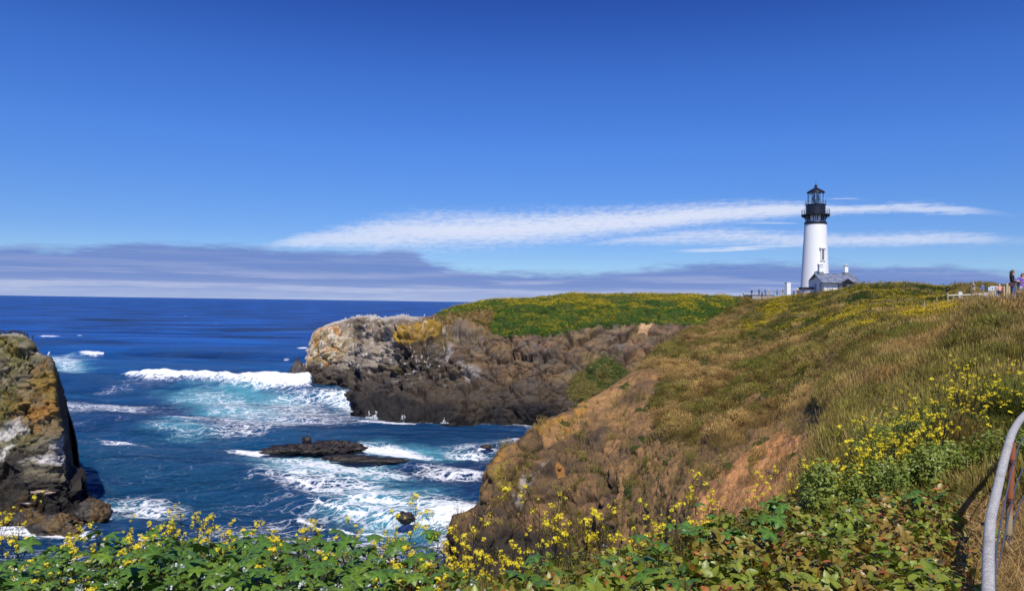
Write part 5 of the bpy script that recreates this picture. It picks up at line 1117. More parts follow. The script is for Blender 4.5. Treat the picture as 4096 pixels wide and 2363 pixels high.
q, x, y, _ = sample(BANK, (PX > 370) * (PX < 830) * (DD > np.interp(PX, eyx, eyd) - .35) * (DD < np.interp(PX, eyx, eyd) + .45), 900, 370, 830); n = len(q)
c = mixc(lin(86, 94, 42), lin(112, 96, 56), rng.random(n))
scatter('brink_foliage', canopy(q, -.02, .16), rots(n, .4), rng.uniform(.18, .36, n), c, [clump_proto(30, .3, .35, .06, s) for s in (91, 92, 93)], 'leafy stems at the brink of the bank', 'foliage')

# ================================================================== LIGHTHOUSE
WHITE = mat('white_paint', (0.86, 0.86, 0.85), .55, .12, 9.0, .04, .6)
WTRIM = mat('white_trim', (0.76, 0.75, 0.72), .6, .1, 12, .05)
BLACK = mat('black_paint', (0.013, 0.014, 0.022), .35, .08, 8, .2)
IRON = mat('dark_iron', (0.02, 0.022, 0.03), .45)
PANE = mat('dark_pane', (0.03, 0.035, 0.045), .1, 0, 1, .1, spec=.6)
SLATE = mat('slate_roof', lin(112, 118, 138), .65, .5, 14, .16, 5)
DTRIM = mat('slate_trim', lin(52, 56, 70), .6)
CONC = mat('concrete', lin(176, 168, 156), .85, .3, 14, .1)
LEAD = mat('lead_flashing', lin(120, 128, 124), .6)
gl = bpy.data.materials.new('lantern_glass'); gl.use_nodes = True; t = NT(gl.node_tree)
gb = t.a('ShaderNodeBsdfGlossy', {'Color': (.9, .95, 1, 1), 'Roughness': .05}); tb = t.a('ShaderNodeBsdfTransparent', {'Color': (.86, .93, .95, 1)})
t.a('ShaderNodeOutputMaterial', {0: t.a('ShaderNodeMixShader', {0: .12, 1: tb.outputs[0], 2: gb.outputs[0]}).outputs[0]})
ln = mat('lens_glass', lin(120, 140, 150), .12, 0, 1, .15, spec=.8); LRED = mat('lens_band', lin(170, 92, 66), .4)

LB = P(814.8, 292.7, 191.0); az0 = math.atan2(LB[0], LB[1])
LH = empty('lighthouse', LB, -az0)            # local -Y looks at the viewer
setprops(LH, 'tall white lighthouse tower with black lantern room and gallery', 'lighthouse')
MB().lathe([(4.02, -1.5), (4.05, .1), (4.05, .92)], 48).build('plinth', WHITE, LH, True)
MB().lathe([(4.12, .9), (4.3, .98), (4.3, 1.36), (3.7, 1.5), (3.5, 1.5)], 48).build('base_band', BLACK, LH, True)
MB().lathe([(3.54, 1.48), (3.5, 1.9), (3.46, 2.4), (3.34, 5.0), (3.14, 9.0), (2.95, 13.0), (2.78, 16.4), (2.70, 17.95)], 64).build('tower_shaft', WHITE, LH, True)
MB().lathe([(2.66, 17.9), (2.84, 17.98), (2.84, 18.3), (2.72, 18.42), (2.62, 18.6), (2.3, 18.62)], 48).build('collar', BLACK, LH, True)
MB().lathe([(2.34, 18.5), (2.34, 20.2)], 48).build('watch_room', WHITE, LH, True)
wr = [c for c in LH.children if c.name.startswith('watch_room')][0]
for k, da in enumerate((-44, 44, 0)):
    a = R_(-90 + da); b = MB(); b.box((2.33 * math.cos(a), 2.33 * math.sin(a), 19.4), (.16, .82 if k < 2 else .1, 1.2), a); o = b.build('window', PANE if k < 2 else BLACK, wr)
for k in range(16):
    a = 2 * math.pi * (k + .5) / 16; ca, sa = math.cos(a), math.sin(a); b = MB()
    b.tube([(2.42 * ca, 2.42 * sa, 18.55), (2.46 * ca, 2.46 * sa, 20.12)], .085, 5)
    b.tube([(2.46 * ca, 2.46 * sa, 18.95), (2.62 * ca, 2.62 * sa, 19.55), (3.0 * ca, 3.0 * sa, 19.95), (3.36 * ca, 3.36 * sa, 20.1)], .075, 5)
    b.tube([(2.5 * ca, 2.5 * sa, 20.05), (3.4 * ca, 3.4 * sa, 20.05)], .09, 5); b.tube([(3.32 * ca, 3.32 * sa, 20.1), (3.34 * ca, 3.34 * sa, 19.55)], [.08, .03], 5)
    b.build('bracket', BLACK, LH)
MB().lathe([(2.3, 20.1), (3.46, 20.12), (3.54, 20.25), (3.54, 20.46), (3.4, 20.52), (2.3, 20.52)], 48).build('gallery_deck', BLACK, LH, True)
dr = MB().lathe([(2.4, 20.5), (2.42, 20.9), (2.4, 21.0), (2.4, 22.9), (2.52, 22.98), (2.56, 23.12), (2.0, 23.14)], 48).build('service_room', BLACK, LH, True)
def railing(r, z0, h, nP, nm, bars):
    b = MB()
    for k in range(nP): a = 2 * math.pi * k / nP; b.tube([(r * math.cos(a), r * math.sin(a), z0), (r * math.cos(a), r * math.sin(a), z0 + h)], .035, 5)
    for q in bars: b.ring(r, z0 + h * q, .03, 48)
    return b.build(nm, IRON, LH)
railing(3.42, 20.5, 1.25, 20, 'gallery_railing', (1.0, .66, .33)); railing(2.5, 23.1, .95, 16, 'lantern_railing', (1.0, .5))
MB().tube([(-2.6, -.9, 20.5), (-2.55, -.88, 23.2)], .05, 6).build('ladder', IRON, LH)
lr = empty('lantern_room'); lr.parent = LH; lr.location = (0, 0, 0)
MB().lathe([(1.94, 23.12), (1.94, 26.2)], 16, caps=False).build('glazing', gl, lr)
for k in range(16):
    a = 2 * math.pi * k / 16; MB().tube([(1.96 * math.cos(a), 1.96 * math.sin(a), 23.1), (1.96 * math.cos(a), 1.96 * math.sin(a), 26.2)], .045, 5).build('mullion', IRON if k % 2 else WTRIM, lr)
for q in (24.1, 25.15): MB().ring(1.96, q, .035, 16).build('glazing_bar', IRON, lr)
lens = MB().lathe([(.35, 23.2), (.5, 23.6), (.82, 24.0), (.95, 24.5), (.95, 24.9), (.8, 25.3), (.5, 25.75), (.2, 26.0)], 20).build('lens', ln, LH, True)
MB().lathe([(.97, 24.5), (.99, 24.55), (.99, 24.68), (.97, 24.72)], 20).build('lens_band', LRED, lens, True)
MB().lathe([(1.8, 26.15), (2.2, 26.16), (2.28, 26.26), (2.2, 26.42), (1.5, 26.9), (.8, 27.3), (.42, 27.55), (.3, 27.75)], 40).build('roof', BLACK, LH, True)
rf = [c for c in LH.children if c.name.startswith('roof')][0]
MB().ell((0, 0, 28.02), (.38, .38, .4), 16, 10).build('ventilator_ball', BLACK, rf, True)
MB().tube([(0, 0, 28.3), (0, 0, 29.5)], [.04, .02], 5).build('lightning_rod', IRON, rf)
# tower window facing right of the viewer
a = R_(-90 + 34.5); rr = 3.06; ca, sa = math.cos(a), math.sin(a)
tw = empty('tower_window'); tw.parent = LH; tw.location = (rr * ca, rr * sa, 8.3); tw.rotation_euler = (0, 0, a)
MB().box((-.02, 0, 1.5), (.3, .62, 2.5)).build('pane', PANE, tw)
MB().box((.145, 0, 1.5), (.05, .07, 2.4)).box((.14, 0, 1.55), (.05, .6, .07)).box((.14, 0, .9), (.05, .6, .05)).box((.14, 0, 2.15), (.05, .6, .05)).build('glazing_bar', WTRIM, tw)
for s in (-1, 1): MB().box((0, s * .47, 1.55), (.44, .3, 2.75)).build('side_trim', WTRIM, tw)
MB().box((.02, 0, 3.0), (.5, 1.45, .22)).box((.06, 0, 3.25), (.68, 1.75, .26)).build('hood', WTRIM, tw)
MB().box((.04, 0, .08), (.56, 1.4, .2)).box((.02, -.45, -.1), (.36, .24, .22)).box((.02, .45, -.1), (.36, .24, .22)).build('sill', WTRIM, tw)

# ---------------- oil house in front of the tower
th = R_(27); HB = P(823.8, 294.0, 182.5); azh = math.atan2(HB[0], HB[1])
Wg, Lh, eave, apex = 7.0, 8.8, 3.35, 5.3       # local: +X along the ridge, +Y away; corner of gable and long wall at (0, 0)
OH = empty('oil_house', HB, -azh + th); HO = Vector((0, 0, 0))
setprops(OH, 'small white gabled oil house with grey slate roof at the tower foot', 'building')
x0, x1, y0, y1 = 0, Lh, 0, Wg
b = MB(); b.add([(x0, y0, -1.5), (x1, y0, -1.5), (x1, y1, -1.5), (x0, y1, -1.5), (x0, y0, eave), (x1, y0, eave), (x1, y1, eave), (x0, y1, eave), (x0, Wg / 2, apex - .12), (x1, Wg / 2, apex - .12)],
      [(0, 1, 5, 4), (2, 3, 7, 6), (1, 2, 6, 9, 5), (3, 0, 4, 8, 7), (4, 5, 9, 8), (6, 7, 8, 9), (3, 2, 1, 0)]); b.build('wall', WHITE, OH)
ov, sl_ = .75, (apex - eave) / (Wg / 2); ro = empty('roof'); ro.parent = OH
NC, NR = 17, 8                                       # slates laid course by course on the visible slope
for side in (0, 1):
    b = MB(); yy = (-ov, Wg / 2) if side == 0 else (Wg + ov, Wg / 2); za = eave - sl_ * ov; s = 1 if side == 0 else -1
    b.add([(x0 - ov, yy[0], za), (x1 + ov, yy[0], za), (x1 + ov, yy[1], apex), (x0 - ov, yy[1], apex), (x0 - ov, yy[0], za - .16), (x1 + ov, yy[0], za - .16), (x1 + ov, yy[1], apex - .16), (x0 - ov, yy[1], apex - .16)],
          [(0, 1, 2, 3) if s > 0 else (3, 2, 1, 0), (4, 7, 6, 5), (0, 4, 5, 1), (1, 5, 6, 2), (2, 6, 7, 3), (3, 7, 4, 0)]); b.build('slope', SLATE, ro)
sm = MB().add([(0, 0, .004), (1, 0, .004), (1, 1, .0), (0, 1, .0), (0, 0, .035), (1, 0, .035), (1, 1, .006), (0, 1, .006)], [(4, 5, 6, 7), (0, 4, 7, 3), (1, 2, 6, 5), (0, 1, 5, 4)]).mesh('slate')
SLV = [mat('slate_%s' % nm, lin(*cl), .65, .4, 9, .12, 4) for nm, cl in (('mid', (110, 117, 138)), ('pale', (124, 130, 150)), ('dark', (96, 104, 126)))]
sms = []
for m_ in SLV: q_ = sm.copy(); q_.materials.append(m_); sms.append(q_)
rs = random.Random(4); ang = math.atan(sl_); slen = (Wg / 2 + ov) / math.cos(ang); tw_ = (Lh + 2 * ov) / NC
for r_i in range(NR):
    for c_i in range(NC):
        o = link('slate', rs.choice(sms), None, ro); o.location = (x0 - ov + c_i * tw_ + (tw_ * .5 if r_i % 2 and c_i < NC - 1 else 0), -ov + slen * r_i / NR * math.cos(ang), eave - sl_ * ov + slen * r_i / NR * math.sin(ang)); o.scale = (tw_ * .985, slen / NR * 1.02, 1); o.rotation_euler = (ang, 0, 0)
b = MB(); b.tube([(x0 - ov, Wg / 2, apex + .05), (x1 + ov, Wg / 2, apex + .05)], .09, 6); b.build('ridge_cap', SLATE, ro)
b = MB()
for xx in (x0 - ov - .03, x1 + ov + .03):
    for s in (0, 1):
        ye = -ov if s == 0 else Wg + ov; b.tube([(xx, ye, eave - sl_ * ov - .06), (xx, Wg / 2, apex - .06)], .11, 4)
b.tube([(x0 - ov, -ov - .02, eave - sl_ * ov - .08), (x1 + ov, -ov - .02, eave - sl_ * ov - .08)], .08, 4); b.build('fascia', DTRIM, ro)
MB().box((x0 - ov + .02, Wg / 2, apex - .55), (.08, .1, .95)).box((x0 - ov + .02, -ov + .35, eave - .55), (.08, .1, .6)).box((x0 - .3, -.25, eave - .5), (.5, .08, .08)).build('gable_bracket', DTRIM, ro)
for yy in (1.5, 4.2):                              # gable windows
    wd = empty('window'); wd.parent = OH; wd.location = (x0, yy, 0.35)
    MB().box((.02, 0, 1.35), (.2, .62, 2.0)).build('pane', PANE, wd)
    MB().box((-.1, -.38, 1.35), (.12, .12, 2.1)).box((-.1, .38, 1.35), (.12, .12, 2.1)).box((-.09, 0, 1.4), (.06, .05, 2.0)).box((-.09, 0, 1.35), (.06, .6, .05)).build('frame', WTRIM, wd)
    MB().box((-.12, 0, 2.5), (.2, 1.0, .2)).build('hood', WTRIM, wd); MB().box((-.12, 0, .22), (.24, .9, .16)).build('sill', LEAD, wd)
po = empty('porch'); po.parent = OH; pxm = 5.25      # small gabled porch over the door
dr_ = MB().box((pxm, .02, 1.3), (1.15, .2, 2.6)).build('door', PANE, OH); MB().box((pxm + .42, -.12, 1.2), (.06, .08, .18)).build('handle', LEAD, dr_)
MB().box((pxm - .72, -.05, 1.35), (.18, .16, 2.7)).box((pxm + .72, -.05, 1.35), (.18, .16, 2.7)).box((pxm, -.05, 2.72), (1.6, .16, .16)).build('door_frame', WTRIM, OH)
for s in (-1, 1):
    b = MB(); xe = pxm + s * 1.75; b.add([(xe, -1.7, eave - .55), (pxm, -1.7, eave + .55), (pxm, 1.4, eave + .55), (xe, .6, eave - .55), (xe, -1.7, eave - .68), (pxm, -1.7, eave + .42), (pxm, 1.4, eave + .42), (xe, .6, eave - .68)],
          [(0, 1, 2, 3) if s < 0 else (3, 2, 1, 0), (4, 7, 6, 5), (0, 4, 5, 1), (0, 3, 7, 4), (1, 5, 6, 2)]); b.build('porch_roof', SLATE, po)
    MB().tube([(pxm + s * 1.45, -1.45, eave - .5), (pxm + s * 1.45, -.05, eave - 1.5)], .08, 5).tube([(pxm + s * 1.45, -.06, eave - 1.9), (pxm + s * 1.45, -.06, eave - .4)], .08, 5).tube([(pxm + s * 1.45, -1.5, eave - .46), (pxm + s * 1.45, .0, eave - .46)], .07, 5).build('porch_brace', DTRIM, po)
MB().tube([(pxm - 1.8, -1.72, eave - .55), (pxm, -1.72, eave + .58)], .1, 4).tube([(pxm + 1.8, -1.72, eave - .55), (pxm, -1.72, eave + .58)], .1, 4).tube([(pxm - 1.0, -1.7, eave - .15), (pxm + 1.0, -1.7, eave - .15)], .07, 4).tube([(pxm, -1.7, eave + .5), (pxm, -1.7, eave - .5)], .07, 4).build('porch_truss', DTRIM, po)
def chimney(cx, rnd):
    c = empty('chimney'); c.parent = OH; c.location = (cx, Wg / 2, apex)
    MB().box((0, 0, .1), (1.2, 1.2, .75)).build('base', LEAD, c)
    if rnd:
        MB().box((0, 0, 1.1), (.86, .86, 1.4)).build('stack', WHITE, c); MB().lathe([(.44, 1.8), (.42, 2.3), (.56, 2.32), (.56, 2.48)], 12).build('pot', WHITE, c)
        for k in range(4): a = -1.57 + (k - 1.5) * .8; MB().box((.44 * math.cos(a), .44 * math.sin(a), 2.02), (.06, .14, .3), a).build('vent', PANE, c)
    else:
        MB().box((0, 0, 1.1), (.95, .95, 1.4)).build('stack', WHITE, c); MB().box((0, 0, 1.85), (1.12, 1.12, .16)).box((0, 0, 2.1), (1.0, 1.0, .36)).box((0, 0, 2.36), (1.2, 1.2, .16)).build('cap', WTRIM, c)
chimney(.8, False); chimney(7.5, True)

# white square pillar left of the tower
q = P(787.5, 296.3, 178.0); e = empty('white_pillar', q, .25); setprops(e, 'plain white square pillar beside the overlook rail', 'pillar')
MB().box((0, 0, 1.15), (1.05, 1.05, 4.6)).build('shaft', WHITE, e); MB().box((0, 0, 3.47), (1.1, 1.1, .05)).build('cap', WTRIM, e)

# ---------------- overlook platform and railing left of the tower
q = P(771.5, 295.6, 181.0); ov_ = empty('overlook', q, -.05); setprops(ov_, 'low concrete viewing platform with pipe railing left of the lighthouse', 'platform')
MB().box((0, .6, -.45), (10.2, 4.0, .9)).build('deck', CONC, ov_); MB().box((-2.4, 2.3, .05), (7.6, .3, .5)).build('parapet', mat('dark_wall', lin(70, 66, 70), .8), ov_)
RAILM = mat('galvanised', lin(112, 110, 110), .45, .15, 40, .1, 8, metal=.55)
for k in range(9): MB().tube([(-4.9 + 1.22 * k, -2.3, -.2), (-4.9 + 1.22 * k, -2.3, 1.1)], .03, 6).build('post', RAILM, ov_)
for h in (1.1, .6): MB().tube([(-4.95, -2.3, h), (4.95, -2.3, h)], .026, 6).build('rail', RAILM, ov_)

# ================================================================== PEOPLE
SKIN = mat('skin', lin(196, 150, 124), .6, 0, 1, .06)
def cloth(nm, r, g, b_): return mat('cloth_' + nm, lin(r, g, b_), .85, .2, 30, .15, 6)
DENIM = cloth('denim', 72, 96, 142); BLK = cloth('black', 26, 25, 30); NAVY = cloth('navy', 38, 44, 70); BLUE = cloth('blue', 84, 120, 190); PINK = cloth('pink', 236, 170, 160); PURP = cloth('purple', 150, 112, 206)
KHAK = cloth('khaki', 186, 168, 138); GREY = cloth('grey', 130, 122, 116); CREAM = cloth('cream', 232, 226, 214); ORNG = cloth('rust', 176, 84, 62); MARO = cloth('maroon', 96, 52, 56)
HBR = mat('hair_brown', lin(74, 56, 42), .6, .4, 60, .3, 20); HDK = mat('hair_dark', lin(36, 30, 28), .6); HWH = mat('hair_white', lin(226, 222, 214), .7); HGR = mat('hair_grey', lin(120, 112, 104), .7); SHOE = mat('shoe', lin(66, 62, 66), .7)
def body_mesh(J, rad, edges):
    names = list(J); idx = {n: i for i, n in enumerate(names)}
    me = bpy.data.meshes.new('body'); me.from_pydata([J[n] for n in names], [(idx[a], idx[b]) for a, b in edges], []); o = bpy.data.objects.new('body', me); COL.objects.link(o)
    md = o.modifiers.new('skin', 'SKIN'); sv = me.skin_vertices[0].data
    for n in names: sv[idx[n]].radius = rad[n] if isinstance(rad[n], tuple) else (rad[n], rad[n]); sv[idx[n]].use_root = (n == 'pelvis')
    sb = o.modifiers.new('sub', 'SUBSURF'); sb.levels = 2; sb.render_levels = 2
    dg = bpy.context.evaluated_depsgraph_get(); ev = o.evaluated_get(dg); out = bpy.data.meshes.new_from_object(ev)
    bpy.data.objects.remove(o); return out
ARMS = {'down': ((.24, .02, 1.16), (.26, -.06, .9)), 'front': ((.24, .04, 1.14), (.12, -.26, 1.08)), 'up': ((.27, -.12, 1.24), (.12, -.24, 1.56)), 'rail': ((.25, -.1, 1.18), (.2, -.34, 1.06)), 'hip': ((.36, .06, 1.16), (.2, -.06, 1.0)), 'reach': ((.25, -.14, 1.2), (.2, -.42, 1.14))}
def person(loc, yaw, h, label, top, bottom, hair, armL='down', armR='down', shorts=False, hairlen=0, bend=0.0, stride=.0, group=None, hat=None, sleeve='long', bag=None, camera=None, girth=1.0):
    e = empty('person', loc, yaw); s = h / 1.75; e.scale = (s, s, s); setprops(e, label, 'person', group); g_ = girth
    def bd(p_):        # bend the upper body forward about the hips
        z_ = p_[2] - .95; 
        if z_ <= 0 or not bend: return p_
        c_, s_ = math.cos(bend), math.sin(bend); return (p_[0], p_[1] * c_ - z_ * s_, .95 + z_ * c_ + p_[1] * s_)
    J = {'pelvis': (0, 0, .96), 'waist': (0, 0, 1.1), 'chest': (0, .01, 1.3), 'upper': (0, .01, 1.42), 'neck': (0, 0, 1.5), 'head': (0, -.02, 1.6), 'crown': (0, -.015, 1.7)}
    rad = {'pelvis': (.155 * g_, .115 * g_), 'waist': (.135 * g_, .1 * g_), 'chest': (.165 * g_, .11 * g_), 'upper': (.12, .085), 'neck': .055, 'head': (.078, .092), 'crown': (.06, .07)}
    E = [('pelvis', 'waist'), ('waist', 'chest'), ('chest', 'upper'), ('upper', 'neck'), ('neck', 'head'), ('head', 'crown')]
    hands = []
    for sd, arm in ((1, armL), (-1, armR)):
        el_, wr_ = ARMS[arm]; el_ = (el_[0] * sd, el_[1], el_[2]); wr_ = (wr_[0] * sd, wr_[1], wr_[2]); n = 'L' if sd > 0 else 'R'
        dv = np.array(wr_) - np.array(el_); dv /= np.linalg.norm(dv); hd = tuple(np.array(wr_) + dv * .07)
        J.update({'sh' + n: (.185 * sd * min(1.1, g_), .01, 1.42), 'el' + n: el_, 'wr' + n: wr_, 'ha' + n: hd}); rad.update({'sh' + n: .066, 'el' + n: .046, 'wr' + n: .032, 'ha' + n: (.038, .022)})
        E += [('upper', 'sh' + n), ('sh' + n, 'el' + n), ('el' + n, 'wr' + n), ('wr' + n, 'ha' + n)]; hands.append((np.array(hd), dv, sd))
        st = stride * sd; J.update({'hip' + n: (.095 * sd, 0, .9), 'kn' + n: (.105 * sd, -.03 - st * .5, .5), 'an' + n: (.105 * sd, .03 - st, .09), 'to' + n: (.12 * sd, -.12 - st, .045)})
        rad.update({'hip' + n: .098 * g_, 'kn' + n: .066, 'an' + n: .046, 'to' + n: (.045, .036)}); E += [('pelvis', 'hip' + n), ('hip' + n, 'kn' + n), ('kn' + n, 'an' + n), ('an' + n, 'to' + n)]
    base = {k: v for k, v in J.items()}; J = {k: bd(v) for k, v in J.items()}
    me = body_mesh(J, rad, E)
    # fingers: four of unequal length and a thumb from the side of the palm, closed a little
    v = [tuple(q.co) for q in me.vertices]; f = [tuple(pp.vertices) for pp in me.polygons]; mb = MB(); mb.v = v; mb.f = f; nb = len(f)
    for hd, dv, sd in hands:
        hd = np.array(bd(tuple(hd))); side = np.cross(dv, (0, 0, 1)); side = side / (np.linalg.norm(side) + 1e-6); cur = np.cross(side, dv)
        for k in range(4):
            L = (.06, .075, .07, .055)[k]; p0 = hd + side * (k - 1.5) * .018 + dv * .02; mb.tube([p0, p0 + dv * L * .55 - cur * .01, p0 + dv * L * .9 - cur * .035], [.009, .0085, .007], 5)
        mb.tube([hd + side * .032 * -sd - dv * .02, hd + side * .05 * -sd + dv * .015, hd + side * .045 * -sd + dv * .045], [.011, .01, .008], 5)
    # face: nose and ears belong to the same surface
    hc = np.array(J['head']); mb.ell((hc[0], hc[1] - .09, hc[2] + .01), (.013, .018, .02), 6, 5)
    for s_ in (-1, 1): mb.ell((hc[0] + s_ * .083, hc[1] + .01, hc[2] + .005), (.012, .02, .03), 6, 5)
    me2 = mb.mesh('body'); bpy.data.meshes.remove(me); me2.polygons.foreach_set('use_smooth', [True] * len(me2.polygons))
    mats = [SKIN, top, bottom, SHOE, HDK]
    names = list(J); JP = np.array([J[n] for n in names]); mi = []
    for pp in me2.polygons:
        c_ = np.array(pp.center); i_ = int(np.argmin(((JP - c_) ** 2).sum(1))); n = names[i_]; z_ = c_[2]
        if pp.index >= nb: m_ = 0
        elif n in ('head', 'crown', 'neck'): m_ = 0
        elif n[:2] in ('ha',): m_ = 0
        elif n[:2] in ('wr', 'el'): m_ = 1 if (sleeve == 'long') else 0
        elif n[:2] in ('sh', 'up', 'ch', 'wa'): m_ = 1
        elif n == 'pelvis': m_ = 1 if z_ > .93 else 2
        elif n[:2] in ('to', 'an'): m_ = 3 if (z_ < .1) else (0 if shorts else 2)
        elif n[:2] == 'kn': m_ = 0 if (shorts and z_ < .52) else 2
        else: m_ = 2
        mi.append(m_)
    link('body', me2, mats, e); me2.polygons.foreach_set('material_index', mi); me2.update()
    # eyes and mouth
    fz = MB()
    for s_ in (-1, 1): fz.ell((hc[0] + s_ * .03, hc[1] - .088, hc[2] + .028), (.011, .006, .007), 6, 4)
    fz.ell((hc[0], hc[1] - .092, hc[2] - .042), (.022, .006, .006), 6, 4); fz.build('face', HDK, e)
    # hair, open at the face
    hb = MB(); hm = hb.ell((hc[0], hc[1] + .022, hc[2] + .045), (.094, .105, .1), 14, 10)
    hb.v = [(x, y + (.05 if (y < hc[1] - .03 and z < hc[2] + .07) else 0), z) for x, y, z in hb.v]
    if hairlen:
        top_ = hc + np.array([0, .03, .02]); nS = 6
        for k in range(-3, 4): a = k * .42; hb.tube([(top_[0] + .08 * math.sin(a), top_[1] + .075 * math.cos(a), top_[2] + .04), (top_[0] + .10 * math.sin(a), top_[1] + .09 * math.cos(a), top_[2] - hairlen * .45), (top_[0] + .085 * math.sin(a), top_[1] + .085 * math.cos(a), top_[2] - hairlen)], [.04, .042, .018], 6)
    hb.build('hair', hair, e, True)
    if hat is not None: MB().lathe([(.17, 0), (.165, .012), (.1, .02), (.095, .09), (.06, .115), (.01, .12)], 16, (hc[0], hc[1] + .01, hc[2] + .075)).build('hat', hat, e, True)
    if bag is not None:
        b_ = MB().box((-.2, .06, .98), (.1, .22, .2)).tube([(-.2, .1, 1.1), (-.05, .12, 1.44), (.16, 0, 1.47), (.14, -.14, 1.3), (-.18, -.1, 1.08)], .016, 5); b_.build('bag', bag, e)
    if camera: MB().box(camera, (.13, .07, .09)).lathe([(.035, -.02), (.035, .05)], 10, (camera[0], camera[1], camera[2])).build('camera', BLK, e)
    return e
# the woman on the path at the right, and those near her
def onhill(px, py, d): return P(px, py, d)
FH = HILL['P'].reshape(-1, 3); FPX, FD = HILL['PX'].ravel(), HILL['D'].ravel()
def hill_at(px, d):
    k = np.argmin(((FPX - px) / 2) ** 2 + ((FD - d) / max(.4, d * .004)) ** 2); q0 = P(px, 300, d); return np.array([q0[0], q0[1], FH[k, 2]])
person(hill_at(1012.3, 38.9), R_(62), 1.77, 'long-haired person in black jacket and blue jeans standing tall on the path', BLK, DENIM, HBR, 'front', 'front', hairlen=.46, bag=MARO, camera=(0, -.3, 1.06))
person(hill_at(1022.5, 41), R_(-50), 1.66, 'person in purple shirt and white shorts at the right frame edge', PURP, CREAM, HBR, 'reach', 'reach', shorts=True, sleeve='short', hairlen=.1)
person(hill_at(1019, 46), R_(10), 1.6, 'brown-haired person in dark clothes half hidden behind the purple shirt', NAVY, NAVY, HBR, 'down', 'down', hairlen=.2)
person(hill_at(999.5, 88), R_(170), 1.68, 'white-haired person in pink shirt seen from behind', PINK, NAVY, HWH, 'hip', 'hip', girth=1.25)
person(hill_at(995.5, 94), R_(160), 1.75, 'dark-haired person in pale top just behind the pink shirt', cloth('pale', 226, 196, 186), NAVY, HDK, 'down', 'down')
person(hill_at(982.5, 109), R_(-15), 1.62, 'person in blue sweater and shorts walking up the path', BLUE, DENIM, HDK, 'down', 'down', shorts=True, stride=.12)
person(hill_at(973.3, 112), R_(-25), 1.85, 'white-bearded person in tan shirt standing behind the round stone base', GREY, KHAK, HWH, 'down', 'down', girth=1.3, camera=(0, -.18, 1.2))
person(hill_at(947.5, 99), R_(25), 1.74, 'person in black jacket and cap raising a camera in the flowers', BLK, KHAK, HDK, 'up', 'front', shorts=True, hat=BLK, camera=(-.08, -.3, 1.62))
# the small figures at the overlook
dk = P(771.5, 295.6, 181.0)
ovp = [(-5.6 + .6, 'down', NAVY, HWH, 'stooping person in navy at the left end of the overlook', .5), (-3.0, 'down', NAVY, HDK, 'person in dark jacket standing alone at the overlook', 0), (-1.5, 'rail', NAVY, HDK, 'person in navy leaning on the overlook railing', .35), (-.55, 'up', KHAK, HWH, 'person in tan with a white cap looking out', .1), (1.3, 'hip', GREY, HDK, 'person in grey with arms akimbo at the overlook', 0), (2.9, 'down', NAVY, HDK, 'upright person in navy and pale trousers at the overlook', 0)]
for k, (dx, arm, cl, hr, lb, bn_) in enumerate(ovp):
    person((dk[0] + dx, dk[1] - .2 + .5 * (k % 2), dk[2] + .0), R_(150 + 40 * (k % 3)), 1.72, lb, cl, KHAK if k in (5, 3) else NAVY, hr, arm, arm, bend=bn_, group='visitors at the overlook')
person((dk[0] + 6.6 - 1.2, dk[1] - 3.2, dk[2] - .2), R_(120), 1.8, 'person in rust jacket with a dark pack next to the white pillar', ORNG, BLK, HDK, 'front', 'front', group='visitors at the overlook')
person((dk[0] + 5.2 - .9, dk[1] - 2.9, dk[2] - .25), R_(100), 1.6, 'person in dark clothes left of the rust jacket', BLK, BLK, HDK, 'down', 'up', bend=.15, group='visitors at the overlook')
person(P(744, 298.2, 182), R_(-60), 1.7, 'stooping person in white shirt on the skyline of the saddle', CREAM, NAVY, HWH, 'down', 'down', bend=.45)
person(P(797.5, 293.6, 180), R_(160), 1.7, 'person in white shirt peeping over the grass at the tower foot', CREAM, NAVY, HDK, 'down', 'down', girth=1.1)
person(P(803.2, 293.7, 180), R_(170), 1.7, 'person in maroon just left of the oil house', MARO, NAVY, HBR, 'down', 'down', hairlen=.2)
person(P(762, 297.6, 176.5), R_(170), 1.7, 'person in grey seen through the overlook railing', GREY, NAVY, HDK, 'down', 'down', group='visitors at the overlook')

# ================================================================== PATH FURNITURE ON THE RIGHT
WOODP = mat('weathered_wood', lin(176, 158, 122), .85, .4, 25, .2, 6); SIGNW = mat('sign_white', lin(214, 220, 226), .5, 0, 1, .04); SIGNB = mat('sign_blue', lin(92, 130, 190), .5); SIGNK = mat('sign_grey', lin(128, 140, 128), .6)
STONE = mat('stone_grey', lin(128, 108, 86), .85, .5, 12, .2, 4)
# concrete path as a slab over the hill
pts_c = [(1085, 38.4), (1040, 39.2), (1022, 41), (1014, 55), (1006, 75), (993, 98), (985, 108), (979, 117)]
L_, Rr = [], []
for k, (x, d) in enumerate(pts_c):
    q = hill_at(x, d); a, b_ = pts_c[max(0, k - 1)], pts_c[min(len(pts_c) - 1, k + 1)]; ta = P(b_[0], 300, b_[1]) - P(a[0], 300, a[1]); ta[2] = 0; ta /= np.linalg.norm(ta); nr = np.array([ta[1], -ta[0], 0]); wd = 1.25 if k < 5 else 1.7
    L_.append(q - nr * wd + [0, 0, .16]); Rr.append(q + nr * wd + [0, 0, .16])
v = [tuple(x_) for x_ in L_ + Rr] + [tuple(np.array(x_) - [0, 0, .8]) for x_ in L_ + Rr]; n = len(L_); f = []
for k in range(n - 1): f += [(k, n + k, n + k + 1, k + 1), (2 * n + k, 2 * n + k + 1, k + 1, k), (3 * n + k + 1, 3 * n + k, n + k, n + k + 1)]
f += [(0, 2 * n, 3 * n, n), (n - 1, 2 * n - 1, 4 * n - 1, 3 * n - 1)]
setprops(MB().add(v, f).build('path', CONC), 'pale concrete footpath past the signs', 'path', kind='structure')
